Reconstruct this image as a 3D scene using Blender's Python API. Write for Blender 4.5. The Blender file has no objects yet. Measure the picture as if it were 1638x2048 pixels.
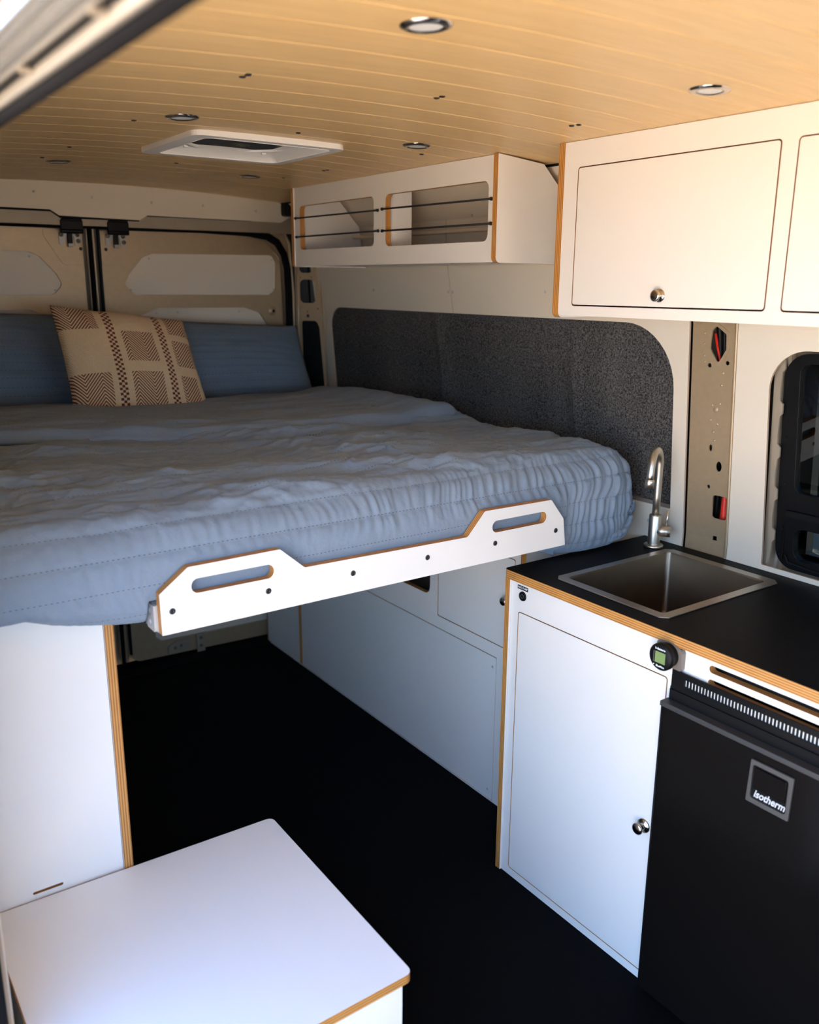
import bpy, bmesh, math, random
import numpy as np
from mathutils import Vector, Matrix, noise
from mathutils.geometry import tessellate_polygon
random.seed(4)
C = bpy.context.scene.collection
S = bpy.context.scene
PI = math.pi

# ------------------------------------------------------------------ camera, world, sun, exposure
YAW, PITCH, ROLL, FOC, CAM_H = 0.6169, -0.2559, 0.00646, 1762.0, 1.55
f_ = Vector((math.sin(YAW)*math.cos(PITCH), math.cos(YAW)*math.cos(PITCH), math.sin(PITCH)))
r_ = Vector((math.cos(YAW), -math.sin(YAW), 0)); u_ = r_.cross(f_)
r2 = math.cos(ROLL)*r_ + math.sin(ROLL)*u_; u2 = -math.sin(ROLL)*r_ + math.cos(ROLL)*u_
cd = bpy.data.cameras.new('camera'); cam = bpy.data.objects.new('camera', cd); C.objects.link(cam)
M = Matrix((r2, u2, -f_)).transposed().to_4x4(); M.translation = Vector((0, 0, CAM_H)); cam.matrix_world = M
cd.sensor_fit = 'VERTICAL'; cd.sensor_height = 36; cd.lens = 36*FOC/2048; cd.clip_start = 0.02; cd.clip_end = 200
cd.dof.use_dof = True; cd.dof.focus_distance = 2.15; cd.dof.aperture_fstop = 3.2
S.camera = cam
S.view_settings.view_transform = 'Standard'; S.view_settings.look = 'None'
S.view_settings.exposure = 0.0; S.view_settings.gamma = 1.0; S.view_settings.use_curve_mapping = False
S.cycles.use_denoising = True
S.cycles.max_bounces = 10; S.cycles.diffuse_bounces = 6; S.cycles.glossy_bounces = 4; S.cycles.transmission_bounces = 6
S.cycles.sample_clamp_indirect = 6.0; S.cycles.caustics_reflective = False; S.cycles.caustics_refractive = False

w = bpy.data.worlds.new('world'); S.world = w; w.use_nodes = True
nt = w.node_tree; bg = nt.nodes['Background']
tc = nt.nodes.new('ShaderNodeTexCoord'); sp = nt.nodes.new('ShaderNodeSeparateXYZ'); rmp = nt.nodes.new('ShaderNodeValToRGB')
nt.links.new(tc.outputs['Generated'], sp.inputs[0]); nt.links.new(sp.outputs['Z'], rmp.inputs[0]); nt.links.new(rmp.outputs[0], bg.inputs[0])
e = rmp.color_ramp.elements; e[0].position = 0.0; e[0].color = (0.50, 0.74, 1.0, 1); e[1].position = 0.75; e[1].color = (0.24, 0.44, 1.0, 1)
bg.inputs[1].default_value = 7.6

sd = bpy.data.lights.new('sun', 'SUN'); so = bpy.data.objects.new('sun', sd); C.objects.link(so)
sd.energy = 58.0; sd.angle = 0.01; sd.color = (1.0, 0.92, 0.80)
so.rotation_euler = Vector((0.24, 0.68, 0.70)).to_track_quat('Z', 'Y').to_euler()
so.location = (0, 0, 6)

# ------------------------------------------------------------------ materials
def new_mat(name):
    m = bpy.data.materials.new(name); m.use_nodes = True
    return m, m.node_tree, m.node_tree.nodes['Principled BSDF']
def mat(name, col, rough=0.5, metal=0.0, bump=0.0, bscale=200.0, var=0.0, vscale=8.0, coat=0.0, spec=0.5):
    m, t, b = new_mat(name)
    b.inputs['Base Color'].default_value = (*col, 1); b.inputs['Roughness'].default_value = rough
    b.inputs['Metallic'].default_value = metal; b.inputs['Coat Weight'].default_value = coat
    b.inputs['Specular IOR Level'].default_value = spec
    co = t.nodes.new('ShaderNodeTexCoord')
    if var > 0:
        n = t.nodes.new('ShaderNodeTexNoise'); n.inputs['Scale'].default_value = vscale; n.inputs['Detail'].default_value = 5
        t.links.new(co.outputs['Object'], n.inputs['Vector'])
        mx = t.nodes.new('ShaderNodeMix'); mx.data_type = 'RGBA'
        mx.inputs[6].default_value = (*[c*(1-var) for c in col], 1); mx.inputs[7].default_value = (*[min(1, c*(1+var)) for c in col], 1)
        t.links.new(n.outputs['Fac'], mx.inputs[0]); t.links.new(mx.outputs[2], b.inputs['Base Color'])
    if bump > 0:
        n = t.nodes.new('ShaderNodeTexNoise'); n.inputs['Scale'].default_value = bscale; n.inputs['Detail'].default_value = 3
        t.links.new(co.outputs['Object'], n.inputs['Vector'])
        bp = t.nodes.new('ShaderNodeBump'); bp.inputs['Strength'].default_value = bump; bp.inputs['Distance'].default_value = 0.001
        t.links.new(n.outputs['Fac'], bp.inputs['Height']); t.links.new(bp.outputs['Normal'], b.inputs['Normal'])
    return m
class NG:
    """tiny helper for chains of math nodes"""
    def __init__(s, t): s.t = t
    def m(s, op, a, b=None, c=None):
        n = s.t.nodes.new('ShaderNodeMath'); n.operation = op
        for i, v in enumerate((a, b, c)):
            if v is None: continue
            if isinstance(v, (int, float)): n.inputs[i].default_value = v
            else: s.t.links.new(v, n.inputs[i])
        return n.outputs[0]
    def rng(s, x, lo, hi): return s.m('MULTIPLY', s.m('GREATER_THAN', x, lo), s.m('LESS_THAN', x, hi))

WHITE = mat('white_laminate', (0.80, 0.775, 0.735), 0.42, bump=0.15, bscale=900)
WALLW = mat('wall_laminate', (0.73, 0.655, 0.54), 0.55, bump=0.1, bscale=700)
BLACKTOP = mat('black_laminate', (0.005, 0.005, 0.0055), 0.5, bump=0.15, bscale=800, spec=0.08)
FLOORM = mat('floor_vinyl', (0.0028, 0.0028, 0.0032), 0.75, bump=0.4, bscale=260, spec=0.05)
PAINT = mat('sand_metallic_paint', (0.44, 0.33, 0.205), 0.42, 0.35, var=0.08, vscale=60)
PAINTD = mat('body_paint', (0.36, 0.30, 0.225), 0.5, 0.25, var=0.1, vscale=25)
RUBBER = mat('black_rubber', (0.006, 0.006, 0.007), 0.8, spec=0.07)
BLACKP = mat('black_plastic', (0.005, 0.005, 0.0055), 0.42, spec=0.16)
BLACKM = mat('matt_black_plastic', (0.006, 0.006, 0.0065), 0.6, spec=0.12)
GLOSSB = mat('gloss_black_door', (0.0055, 0.0045, 0.004), 0.14, coat=0.0, spec=0.22, bump=0.08, bscale=500)
STEEL = mat('brushed_steel', (0.22, 0.175, 0.13), 0.36, 1.0, var=0.12, vscale=20)
RIMST = mat('steel_rim', (0.46, 0.41, 0.35), 0.34, 1.0)
CHROME = mat('brushed_nickel', (0.60, 0.54, 0.46), 0.33, 1.0)
KNOB = mat('polished_knob', (0.55, 0.50, 0.44), 0.16, 1.0)
ALU = mat('aluminium', (0.72, 0.72, 0.72), 0.4, 0.5, bump=0.4, bscale=150)
VENTW = mat('vent_white_plastic', (0.80, 0.79, 0.77), 0.4)
SCREWW = mat('screw_painted_white', (0.50, 0.50, 0.47), 0.4)
SCREWB = mat('screw_black', (0.012, 0.012, 0.012), 0.45)
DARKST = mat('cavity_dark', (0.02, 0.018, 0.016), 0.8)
REDC = mat('red_cable', (0.75, 0.03, 0.015), 0.4)
GREYG = mat('handle_grey', (0.065, 0.062, 0.058), 0.45)
CAPM = mat('cap_plastic', (0.035, 0.035, 0.036), 0.5)
LETTER = mat('letter_silver', (0.62, 0.62, 0.62), 0.4)
LETTW = mat('letter_white', (0.8, 0.8, 0.8), 0.5)
LCD = mat('lcd_green', (0.20, 0.29, 0.10), 0.25)
BRONZE = mat('monitor_side', (0.22, 0.18, 0.15), 0.35, 0.2)
LENS = mat('lamp_lens', (0.78, 0.78, 0.76), 0.35)
BUNGEE = mat('bungee_black', (0.01, 0.01, 0.01), 0.8)
GALV = mat('pale_condenser', (0.90, 0.88, 0.83), 0.5)
STRIPG = mat('grey_strip', (0.20, 0.165, 0.14), 0.6)
LEAF = mat('foliage', (0.035, 0.075, 0.030), 0.7, var=0.7, vscale=3.0)
BARK = mat('bark', (0.10, 0.07, 0.05), 0.9)

def ply(name, axis, pitch=0.0026):
    m, t, b = new_mat(name); g = NG(t)
    co = t.nodes.new('ShaderNodeTexCoord'); s = t.nodes.new('ShaderNodeSeparateXYZ'); t.links.new(co.outputs['Object'], s.inputs[0])
    n = t.nodes.new('ShaderNodeTexNoise'); n.inputs['Scale'].default_value = 25; n.inputs['Detail'].default_value = 4
    t.links.new(co.outputs['Object'], n.inputs['Vector'])
    fr = g.m('FRACT', g.m('DIVIDE', g.m('ADD', s.outputs[axis], 10.0), pitch*2))
    tri = g.m('ABSOLUTE', g.m('SUBTRACT', g.m('MULTIPLY', fr, 2.0), 1.0))
    f2 = g.m('ADD', g.m('MULTIPLY', tri, 0.75), g.m('MULTIPLY', n.outputs['Fac'], 0.35))
    cr = t.nodes.new('ShaderNodeValToRGB'); t.links.new(f2, cr.inputs[0])
    e = cr.color_ramp.elements; e[0].position = 0.2; e[0].color = (0.25, 0.095, 0.022, 1); e[1].position = 0.75; e[1].color = (0.62, 0.295, 0.075, 1)
    t.links.new(cr.outputs[0], b.inputs['Base Color']); b.inputs['Roughness'].default_value = 0.55
    return m
PLYX, PLYY, PLYZ = ply('plywood_edge_x', 0), ply('plywood_edge_y', 1), ply('plywood_edge_z', 2)
PLY = (PLYX, PLYY, PLYZ)
WEDGE = mat('wall_panel_edge', (0.50, 0.36, 0.26), 0.6)

def wood_ceiling():
    m, t, b = new_mat('maple_planks')
    co = t.nodes.new('ShaderNodeTexCoord'); mp = t.nodes.new('ShaderNodeMapping'); mp.inputs['Scale'].default_value = (2.2, 26, 1)
    t.links.new(co.outputs['Object'], mp.inputs[0])
    n = t.nodes.new('ShaderNodeTexNoise'); n.inputs['Scale'].default_value = 2.4; n.inputs['Detail'].default_value = 8; n.inputs['Distortion'].default_value = 0.7
    t.links.new(mp.outputs[0], n.inputs['Vector'])
    mp2 = t.nodes.new('ShaderNodeMapping'); mp2.inputs['Scale'].default_value = (14, 240, 1); t.links.new(co.outputs['Object'], mp2.inputs[0])
    n2 = t.nodes.new('ShaderNodeTexNoise'); n2.inputs['Scale'].default_value = 1.5; n2.inputs['Detail'].default_value = 4; t.links.new(mp2.outputs[0], n2.inputs['Vector'])
    cr = t.nodes.new('ShaderNodeValToRGB'); e = cr.color_ramp.elements
    e[0].position = 0.25; e[0].color = (0.66, 0.43, 0.18, 1); e[1].position = 0.75; e[1].color = (0.78, 0.54, 0.255, 1)
    x = NG(t).m('ADD', NG(t).m('MULTIPLY', n.outputs['Fac'], 0.75), NG(t).m('MULTIPLY', n2.outputs['Fac'], 0.25))
    t.links.new(x, cr.inputs[0]); t.links.new(cr.outputs[0], b.inputs['Base Color']); b.inputs['Roughness'].default_value = 0.36
    b.inputs['Specular IOR Level'].default_value = 0.4
    return m
PLANK = wood_ceiling()
GROOVE = mat('plank_groove', (0.40, 0.24, 0.11), 0.6)

def felt():
    m, t, b = new_mat('charcoal_felt')
    co = t.nodes.new('ShaderNodeTexCoord'); n = t.nodes.new('ShaderNodeTexNoise'); n.inputs['Scale'].default_value = 230; n.inputs['Detail'].default_value = 4
    t.links.new(co.outputs['Object'], n.inputs['Vector'])
    n3 = t.nodes.new('ShaderNodeTexNoise'); n3.inputs['Scale'].default_value = 2.2; mp = t.nodes.new('ShaderNodeMapping'); mp.inputs['Scale'].default_value = (1, 2.2, .8)
    t.links.new(co.outputs['Object'], mp.inputs[0]); t.links.new(mp.outputs[0], n3.inputs['Vector'])
    v = NG(t).m('ADD', NG(t).m('MULTIPLY', n.outputs['Fac'], 0.85), NG(t).m('MULTIPLY', n3.outputs['Fac'], 0.15))
    cr = t.nodes.new('ShaderNodeValToRGB'); e = cr.color_ramp.elements; t.links.new(v, cr.inputs[0])
    e[0].position = 0.36; e[0].color = (0.016, 0.016, 0.017, 1); e[1].position = 0.66; e[1].color = (0.15, 0.145, 0.14, 1)
    t.links.new(cr.outputs[0], b.inputs['Base Color']); b.inputs['Roughness'].default_value = 0.95; b.inputs['Specular IOR Level'].default_value = 0.1
    bp = t.nodes.new('ShaderNodeBump'); bp.inputs['Strength'].default_value = 0.6; bp.inputs['Distance'].default_value = 0.002
    t.links.new(n.outputs['Fac'], bp.inputs['Height']); t.links.new(bp.outputs['Normal'], b.inputs['Normal'])
    return m
FELT = felt()

def quilt_mat(name, col, pitch, dash=0.0095):
    m, t, b = new_mat(name); g = NG(t)
    uv = t.nodes.new('ShaderNodeUVMap'); s = t.nodes.new('ShaderNodeSeparateXYZ'); t.links.new(uv.outputs[0], s.inputs[0])
    fv = g.m('FRACT', g.m('ADD', g.m('DIVIDE', s.outputs[1], pitch), 100.5))
    near = g.m('LESS_THAN', g.m('ABSOLUTE', g.m('SUBTRACT', fv, 0.5)), 0.0008/pitch)
    fu = g.m('LESS_THAN', g.m('FRACT', g.m('ADD', g.m('DIVIDE', s.outputs[0], dash), 100.0)), 0.42)
    st = g.m('MULTIPLY', near, fu)
    co = t.nodes.new('ShaderNodeTexCoord')
    n = t.nodes.new('ShaderNodeTexNoise'); n.inputs['Scale'].default_value = 900; t.links.new(co.outputs['Object'], n.inputs['Vector'])
    n2 = t.nodes.new('ShaderNodeTexNoise'); n2.inputs['Scale'].default_value = 38; n2.inputs['Detail'].default_value = 5; n2.inputs['Distortion'].default_value = 0.6
    t.links.new(co.outputs['Object'], n2.inputs['Vector'])
    mx = t.nodes.new('ShaderNodeMix'); mx.data_type = 'RGBA'; mx.inputs[6].default_value = (*[c*0.82 for c in col], 1); mx.inputs[7].default_value = (*[c*1.15 for c in col], 1)
    t.links.new(n.outputs['Fac'], mx.inputs[0])
    mx2 = t.nodes.new('ShaderNodeMix'); mx2.data_type = 'RGBA'; mx2.inputs[7].default_value = (*[c*0.42 for c in col], 1)
    t.links.new(mx.outputs[2], mx2.inputs[6]); t.links.new(st, mx2.inputs[0]); t.links.new(mx2.outputs[2], b.inputs['Base Color'])
    b.inputs['Roughness'].default_value = 0.85; b.inputs['Sheen Weight'].default_value = 0.15; b.inputs['Specular IOR Level'].default_value = 0.15
    h = g.m('ADD', g.m('MULTIPLY', n.outputs['Fac'], 0.1), g.m('SUBTRACT', g.m('MULTIPLY', n2.outputs['Fac'], 1.0), g.m('MULTIPLY', st, 0.5)))
    bp = t.nodes.new('ShaderNodeBump'); bp.inputs['Strength'].default_value = 0.5; bp.inputs['Distance'].default_value = 0.005
    t.links.new(h, bp.inputs['Height']); t.links.new(bp.outputs['Normal'], b.inputs['Normal'])
    return m
QUILT = quilt_mat('blue_quilt', (0.205, 0.261, 0.335), 0.056)
SHAM = quilt_mat('blue_sham', (0.15, 0.205, 0.27), 0.03, 0.014)
MATT = mat('mattress_ticking', (0.5, 0.5, 0.5), 0.9)

def cushion_mat():
    m, t, b = new_mat('woven_cushion'); g = NG(t)
    uv = t.nodes.new('ShaderNodeUVMap'); s = t.nodes.new('ShaderNodeSeparateXYZ'); t.links.new(uv.outputs[0], s.inputs[0])
    u, v = s.outputs[0], s.outputs[1]
    # chequer strips
    def chk(lo, hi):
        c = g.m('FLOOR', g.m('MULTIPLY', g.m('SUBTRACT', u, lo), 3.0/(hi-lo)))
        r = g.m('FLOOR', g.m('MULTIPLY', v, 46.0))
        odd = g.m('MODULO', g.m('ADD', c, r), 2.0)
        return g.m('MULTIPLY', g.rng(u, lo, hi), g.m('GREATER_THAN', odd, 0.5))
    strips = g.m('MAXIMUM', chk(0.315, 0.375), chk(0.705, 0.76))
    # chevrons
    p = 0.245
    tri = g.m('ABSOLUTE', g.m('SUBTRACT', g.m('FRACT', g.m('DIVIDE', g.m('ADD', u, 0.035), p)), 0.5))
    st = g.m('FRACT', g.m('MULTIPLY', g.m('SUBTRACT', v, g.m('MULTIPLY', tri, 0.34)), 33.0))
    st = g.m('LESS_THAN', st, 0.44)
    blocks = None
    for (a, c, d, e_) in ((-1, 0.275, -1, 0.36), (-1, 0.265, 0.76, 2), (0.42, 0.66, -1, 0.36), (0.42, 0.66, 0.46, 0.76), (0.80, 0.94, -1, 0.33), (0.80, 2, 0.43, 0.69), (0.80, 2, 0.76, 2)):
        q = g.m('MULTIPLY', g.rng(u, a, c), g.rng(v, d, e_))
        blocks = q if blocks is None else g.m('MAXIMUM', blocks, q)
    mask = g.m('MAXIMUM', strips, g.m('MULTIPLY', blocks, st))
    co = t.nodes.new('ShaderNodeTexCoord')
    n = t.nodes.new('ShaderNodeTexNoise'); n.inputs['Scale'].default_value = 260; n.inputs['Detail'].default_value = 3; t.links.new(co.outputs['Object'], n.inputs['Vector'])
    twill = g.m('FRACT', g.m('MULTIPLY', g.m('ADD', v, g.m('MULTIPLY', u, 1.6)), 42.0))
    twill = g.m('ABSOLUTE', g.m('SUBTRACT', twill, 0.5))
    base = t.nodes.new('ShaderNodeMix'); base.data_type = 'RGBA'; base.inputs[6].default_value = (0.56, 0.39, 0.235, 1); base.inputs[7].default_value = (0.88, 0.69, 0.46, 1)
    t.links.new(g.m('ADD', g.m('MULTIPLY', twill, 0.9), g.m('MULTIPLY', n.outputs['Fac'], 0.6)), base.inputs[0])
    mx = t.nodes.new('ShaderNodeMix'); mx.data_type = 'RGBA'; mx.inputs[7].default_value = (0.16, 0.040, 0.024, 1)
    t.links.new(base.outputs[2], mx.inputs[6]); t.links.new(mask, mx.inputs[0]); t.links.new(mx.outputs[2], b.inputs['Base Color'])
    b.inputs['Roughness'].default_value = 0.95; b.inputs['Specular IOR Level'].default_value = 0.1
    bp = t.nodes.new('ShaderNodeBump'); bp.inputs['Strength'].default_value = 0.8; bp.inputs['Distance'].default_value = 0.003
    t.links.new(g.m('ADD', n.outputs['Fac'], g.m('MULTIPLY', twill, 1.2)), bp.inputs['Height']); t.links.new(bp.outputs['Normal'], b.inputs['Normal'])
    return m
CUSH = cushion_mat()

def glass_mat():
    m, t, b = new_mat('tinted_glass')
    b.inputs['Base Color'].default_value = (0.03, 0.04, 0.042, 1); b.inputs['Roughness'].default_value = 0.02
    b.inputs['Transmission Weight'].default_value = 1.0; b.inputs['IOR'].default_value = 1.45
    return m
GLASS = glass_mat()
def mesh_screen():
    m, t, b = new_mat('vent_screen'); g = NG(t)
    co = t.nodes.new('ShaderNodeTexCoord'); s = t.nodes.new('ShaderNodeSeparateXYZ'); t.links.new(co.outputs['Object'], s.inputs[0])
    n = t.nodes.new('ShaderNodeTexNoise'); n.inputs['Scale'].default_value = 14; t.links.new(co.outputs['Object'], n.inputs['Vector'])
    cr = t.nodes.new('ShaderNodeValToRGB'); e = cr.color_ramp.elements; e[0].position = 0.60; e[0].color = (0.012, 0.02, 0.03, 1); e[1].position = 0.64; e[1].color = (0.30, 0.31, 0.16, 1)
    dots = g.m('MULTIPLY', g.m('GREATER_THAN', g.m('FRACT', g.m('MULTIPLY', g.m('ADD', s.outputs[0], 5), 260)), 0.4), g.m('GREATER_THAN', g.m('FRACT', g.m('MULTIPLY', g.m('ADD', s.outputs[1], 5), 260)), 0.4))
    t.links.new(g.m('MULTIPLY', n.outputs['Fac'], g.m('ADD', 0.85, g.m('MULTIPLY', dots, 0.15))), cr.inputs[0]); t.links.new(cr.outputs[0], b.inputs['Base Color'])
    b.inputs['Roughness'].default_value = 0.7
    return m
SCREEN = mesh_screen()
GROUND = mat('dry_ground', (0.50, 0.40, 0.29), 0.95, var=0.15, vscale=2)

# ------------------------------------------------------------------ mesh building
class MB:
    def __init__(s): s.bm = bmesh.new(); s.mats = []
    def mi(s, m):
        if m not in s.mats: s.mats.append(m)
        return s.mats.index(m)
    def box(s, x0, y0, z0, x1, y1, z1, m=None, edge=None, ax=0):
        """axis-aligned box; edge = material of the faces not normal to ax"""
        a = s.mi(m); b = a if edge is None else s.mi(edge)
        v = [s.bm.verts.new(p) for p in ((x0,y0,z0),(x1,y0,z0),(x1,y1,z0),(x0,y1,z0),(x0,y0,z1),(x1,y0,z1),(x1,y1,z1),(x0,y1,z1))]
        for idx, n in (((0,3,2,1),2),((4,5,6,7),2),((0,1,5,4),1),((2,3,7,6),1),((1,2,6,5),0),((3,0,4,7),0)):
            f = s.bm.faces.new([v[i] for i in idx]); f.material_index = a if n == ax else b
        return s
    def plate(s, poly, ax, v0, v1, m, edge=None, holes=()):
        a = s.mi(m); b = a if edge is None else s.mi(edge)
        oth = [i for i in range(3) if i != ax]
        def P(q, v):
            r = [0, 0, 0]; r[ax] = v; r[oth[0]], r[oth[1]] = q; return r
        loops = [list(poly)] + [list(h) for h in holes]
        tris = tessellate_polygon([[Vector((q[0], q[1], 0)) for q in l] for l in loops])
        flat = [q for l in loops for q in l]
        V0 = [s.bm.verts.new(P(q, v0)) for q in flat]; V1 = [s.bm.verts.new(P(q, v1)) for q in flat]
        for t in tris:
            if len(set(t)) < 3: continue
            for V in (V0, V1):
                try: f = s.bm.faces.new([V[i] for i in t]); f.material_index = a
                except ValueError: pass
        k = 0
        for l in loops:
            n = len(l)
            for i in range(n):
                j = (i+1) % n
                f = s.bm.faces.new([V0[k+i], V0[k+j], V1[k+j], V1[k+i]]); f.material_index = b
            k += n
        return s
    def lathe(s, prof, org, axis, m, n=28):
        """prof [(r,h)], revolved about axis (unit vector) from org"""
        a = s.mi(m); z = Vector(axis).normalized(); x = z.orthogonal().normalized(); y = z.cross(x); o = Vector(org)
        rings = []
        for r, h in prof:
            if r < 1e-6: rings.append([s.bm.verts.new(o+z*h)])
            else: rings.append([s.bm.verts.new(o+z*h+x*r*math.cos(2*PI*i/n)+y*r*math.sin(2*PI*i/n)) for i in range(n)])
        for A, B in zip(rings, rings[1:]):
            for i in range(n):
                j = (i+1) % n
                vs = [A[i % len(A)], A[j % len(A)], B[j % len(B)], B[i % len(B)]]
                u = []; [u.append(q) for q in vs if q not in u]
                if len(u) > 2:
                    f = s.bm.faces.new(u); f.material_index = a; f.smooth = True
        return s
    def tube(s, path, rad, m, n=12, cap=True):
        a = s.mi(m); P = [Vector(p) for p in path]; R = rad if isinstance(rad, (list, tuple)) else [rad]*len(P)
        t0 = (P[1]-P[0]).normalized(); x = t0.orthogonal().normalized(); rings = []
        for i, p in enumerate(P):
            t = (P[min(i+1, len(P)-1)]-P[max(i-1, 0)]).normalized()
            x = (x - t*x.dot(t)).normalized(); y = t.cross(x)
            rings.append([s.bm.verts.new(p+x*R[i]*math.cos(2*PI*k/n)+y*R[i]*math.sin(2*PI*k/n)) for k in range(n)])
        for A, B in zip(rings, rings[1:]):
            for k in range(n):
                f = s.bm.faces.new([A[k], A[(k+1) % n], B[(k+1) % n], B[k]]); f.material_index = a; f.smooth = True
        if cap:
            for A in (rings[0], rings[-1]): f = s.bm.faces.new(A); f.material_index = a
        return s
    def extrude_y(s, prof, y0, y1, m, smooth=True, closed=True):
        a = s.mi(m); A = [s.bm.verts.new((x, y0, z)) for x, z in prof]; B = [s.bm.verts.new((x, y1, z)) for x, z in prof]
        n = len(prof)
        for i in range(n if closed else n-1):
            j = (i+1) % n; f = s.bm.faces.new([A[i], A[j], B[j], B[i]]); f.material_index = a; f.smooth = smooth
        if closed:
            for V in (A, B): f = s.bm.faces.new(V); f.material_index = a
        return s
    def warp(s, fn, cuts=(), ax=2):
        for c in cuts:
            no = [0, 0, 0]; no[ax] = 1; co = [0, 0, 0]; co[ax] = c
            bmesh.ops.bisect_plane(s.bm, geom=s.bm.verts[:]+s.bm.edges[:]+s.bm.faces[:], plane_co=co, plane_no=no)
        for v in s.bm.verts: v.co = fn(v.co)
        return s
    def build(s, name, parent=None, bevel=0.0, recalc=True, seg=2):
        if recalc: bmesh.ops.recalc_face_normals(s.bm, faces=s.bm.faces[:])
        if parent is not None:
            o = Vector(parent.get('_o', (0, 0, 0)))
        else:
            xs = [v.co for v in s.bm.verts]; lo = [min(c[i] for c in xs) for i in range(3)]; hi = [max(c[i] for c in xs) for i in range(3)]
            o = Vector(((lo[0]+hi[0])/2, (lo[1]+hi[1])/2, lo[2]))
        for v in s.bm.verts: v.co -= o
        me = bpy.data.meshes.new(name); s.bm.to_mesh(me); s.bm.free()
        for m in s.mats: me.materials.append(m)
        ob = bpy.data.objects.new(name, me); C.objects.link(ob)
        if parent is not None: ob.parent = parent
        else: ob.location = o
        ob['_o'] = list(o)
        if bevel:
            md = ob.modifiers.new('bevel', 'BEVEL'); md.width = bevel; md.segments = seg; md.limit_method = 'ANGLE'; md.angle_limit = 0.6
        return ob
def thing(name, label, cat, loc, group=None):
    o = bpy.data.objects.new(name, None); C.objects.link(o); o.location = loc; o.empty_display_size = 0.1
    o['label'] = label; o['category'] = cat; o['_o'] = list(loc)
    if group: o['group'] = group
    return o
def struct(o): o['kind'] = 'structure'; return o
def tag(o, label, cat, group=None):
    o['label'] = label; o['category'] = cat
    if group: o['group'] = group
    return o
def rp(pts, r=0.01, n=6):
    """polygon with filleted corners; r scalar or list"""
    R = r if isinstance(r, (list, tuple)) else [r]*len(pts); out = []; N = len(pts)
    for i in range(N):
        p = Vector(pts[i]); a = Vector(pts[i-1]); b = Vector(pts[(i+1) % N]); q = R[i]
        if q <= 0: out.append((p.x, p.y)); continue
        da = (a-p).normalized(); db = (b-p).normalized(); ang = da.angle(db); d = min(q/math.tan(ang/2), (a-p).length*.49, (b-p).length*.49)
        rr = d*math.tan(ang/2); c = p+(da+db).normalized()*(rr/math.sin(ang/2)); s0 = p+da*d-c; s1 = p+db*d-c
        th = s0.angle(s1); cr = s0.x*s1.y-s0.y*s1.x; sg = 1 if cr > 0 else -1
        for k in range(n+1):
            t = sg*th*k/n; out.append((c.x+s0.x*math.cos(t)-s0.y*math.sin(t), c.y+s0.x*math.sin(t)+s0.y*math.cos(t)))
    return out
def rect(a0, b0, a1, b1): return [(a0, b0), (a1, b0), (a1, b1), (a0, b1)]
def rrect(a0, b0, a1, b1, r, n=6): return rp(rect(a0, b0, a1, b1), r, n)
def circ(a, b, r, n=12): return [(a+r*math.cos(2*PI*i/n), b+r*math.sin(2*PI*i/n)) for i in range(n)]
def text_part(name, txt, size, mtx, m, parent, shear=0.0, extrude=0.0004, bold=0.0, sx=1.0):
    cu = bpy.data.curves.new(name, 'FONT'); cu.body = txt; cu.size = size; cu.extrude = extrude; cu.shear = shear; cu.offset = bold
    cu.align_x = 'CENTER'; cu.align_y = 'CENTER'; cu.resolution_u = 4
    t = bpy.data.objects.new(name+'_tmp', cu); C.objects.link(t)
    dg = bpy.context.evaluated_depsgraph_get(); me = bpy.data.meshes.new_from_object(t.evaluated_get(dg))
    bpy.data.objects.remove(t); bpy.data.curves.remove(cu)
    me.transform(mtx @ Matrix.Diagonal((sx, 1, 1, 1))); me.transform(Matrix.Translation(-Vector(parent['_o'])))
    me.materials.clear(); me.materials.append(m)
    ob = bpy.data.objects.new(name, me); C.objects.link(ob); ob.parent = parent; ob['_o'] = list(parent['_o'])
    return ob
def faceX(x, y, z, tilt=0.0):
    """frame for writing on a surface that faces -X"""
    return Matrix(((0, 0, -1, x), (-1, 0, 0, y), (0, 1, 0, z), (0, 0, 0, 1)))
def disc_screw(mb, p, ax, r, h, m):
    mb.lathe([(0, h), (r*0.35, h*0.75), (r*0.4, h), (r*0.8, h*0.8), (r, 0)], p, ax, m, 10)
def child_screw(name, p, ax, r, h, m, parent):
    mb = MB(); disc_screw(mb, p, ax, r, h, m); return mb.build(name, parent)

# ------------------------------------------------------------------ the setting: ground, floor
struct(MB().box(-30, -30, -0.62, 30, 30, -0.60, GROUND).build('ground'))
struct(MB().box(0.10, -0.9, -0.03, 1.96, 3.46, 0.0, FLOORM).build('floor'))
XC = 1.03
def zc(x): return 1.879-0.055*(x-XC)**2
# ceiling of curved planks, with the roof vent cut through
VX0, VX1, VY0, VY1 = 0.868, 1.200, 2.035, 2.35
mb = MB()
roof = [0.12, 0.4, 0.7, 0.868, 1.2, 1.5, 1.8, 1.98]
for x0, x1 in zip(roof, roof[1:]):
    for y0, y1 in ((-0.9, VY0), (VY0, VY1), (VY1, 3.46)):
        if x0 >= VX0-1e-6 and x1 <= VX1+1e-6 and y0 == VY0: continue
        a = mb.mi(GROOVE)
        v = [mb.bm.verts.new((x, y, zc(x)+dz)) for dz in (0.008, 0.03) for x, y in ((x0, y0), (x1, y0), (x1, y1), (x0, y1))]
        for idx in ((0,1,2,3),(4,5,6,7),(0,1,5,4),(1,2,6,5),(2,3,7,6),(3,0,4,7)): mb.bm.faces.new([v[i] for i in idx]).material_index = a
ceiling = struct(mb.build('ceiling')); 
XR = 1.745
P0, PP = 0.0, 0.1091
ny = 0
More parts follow.
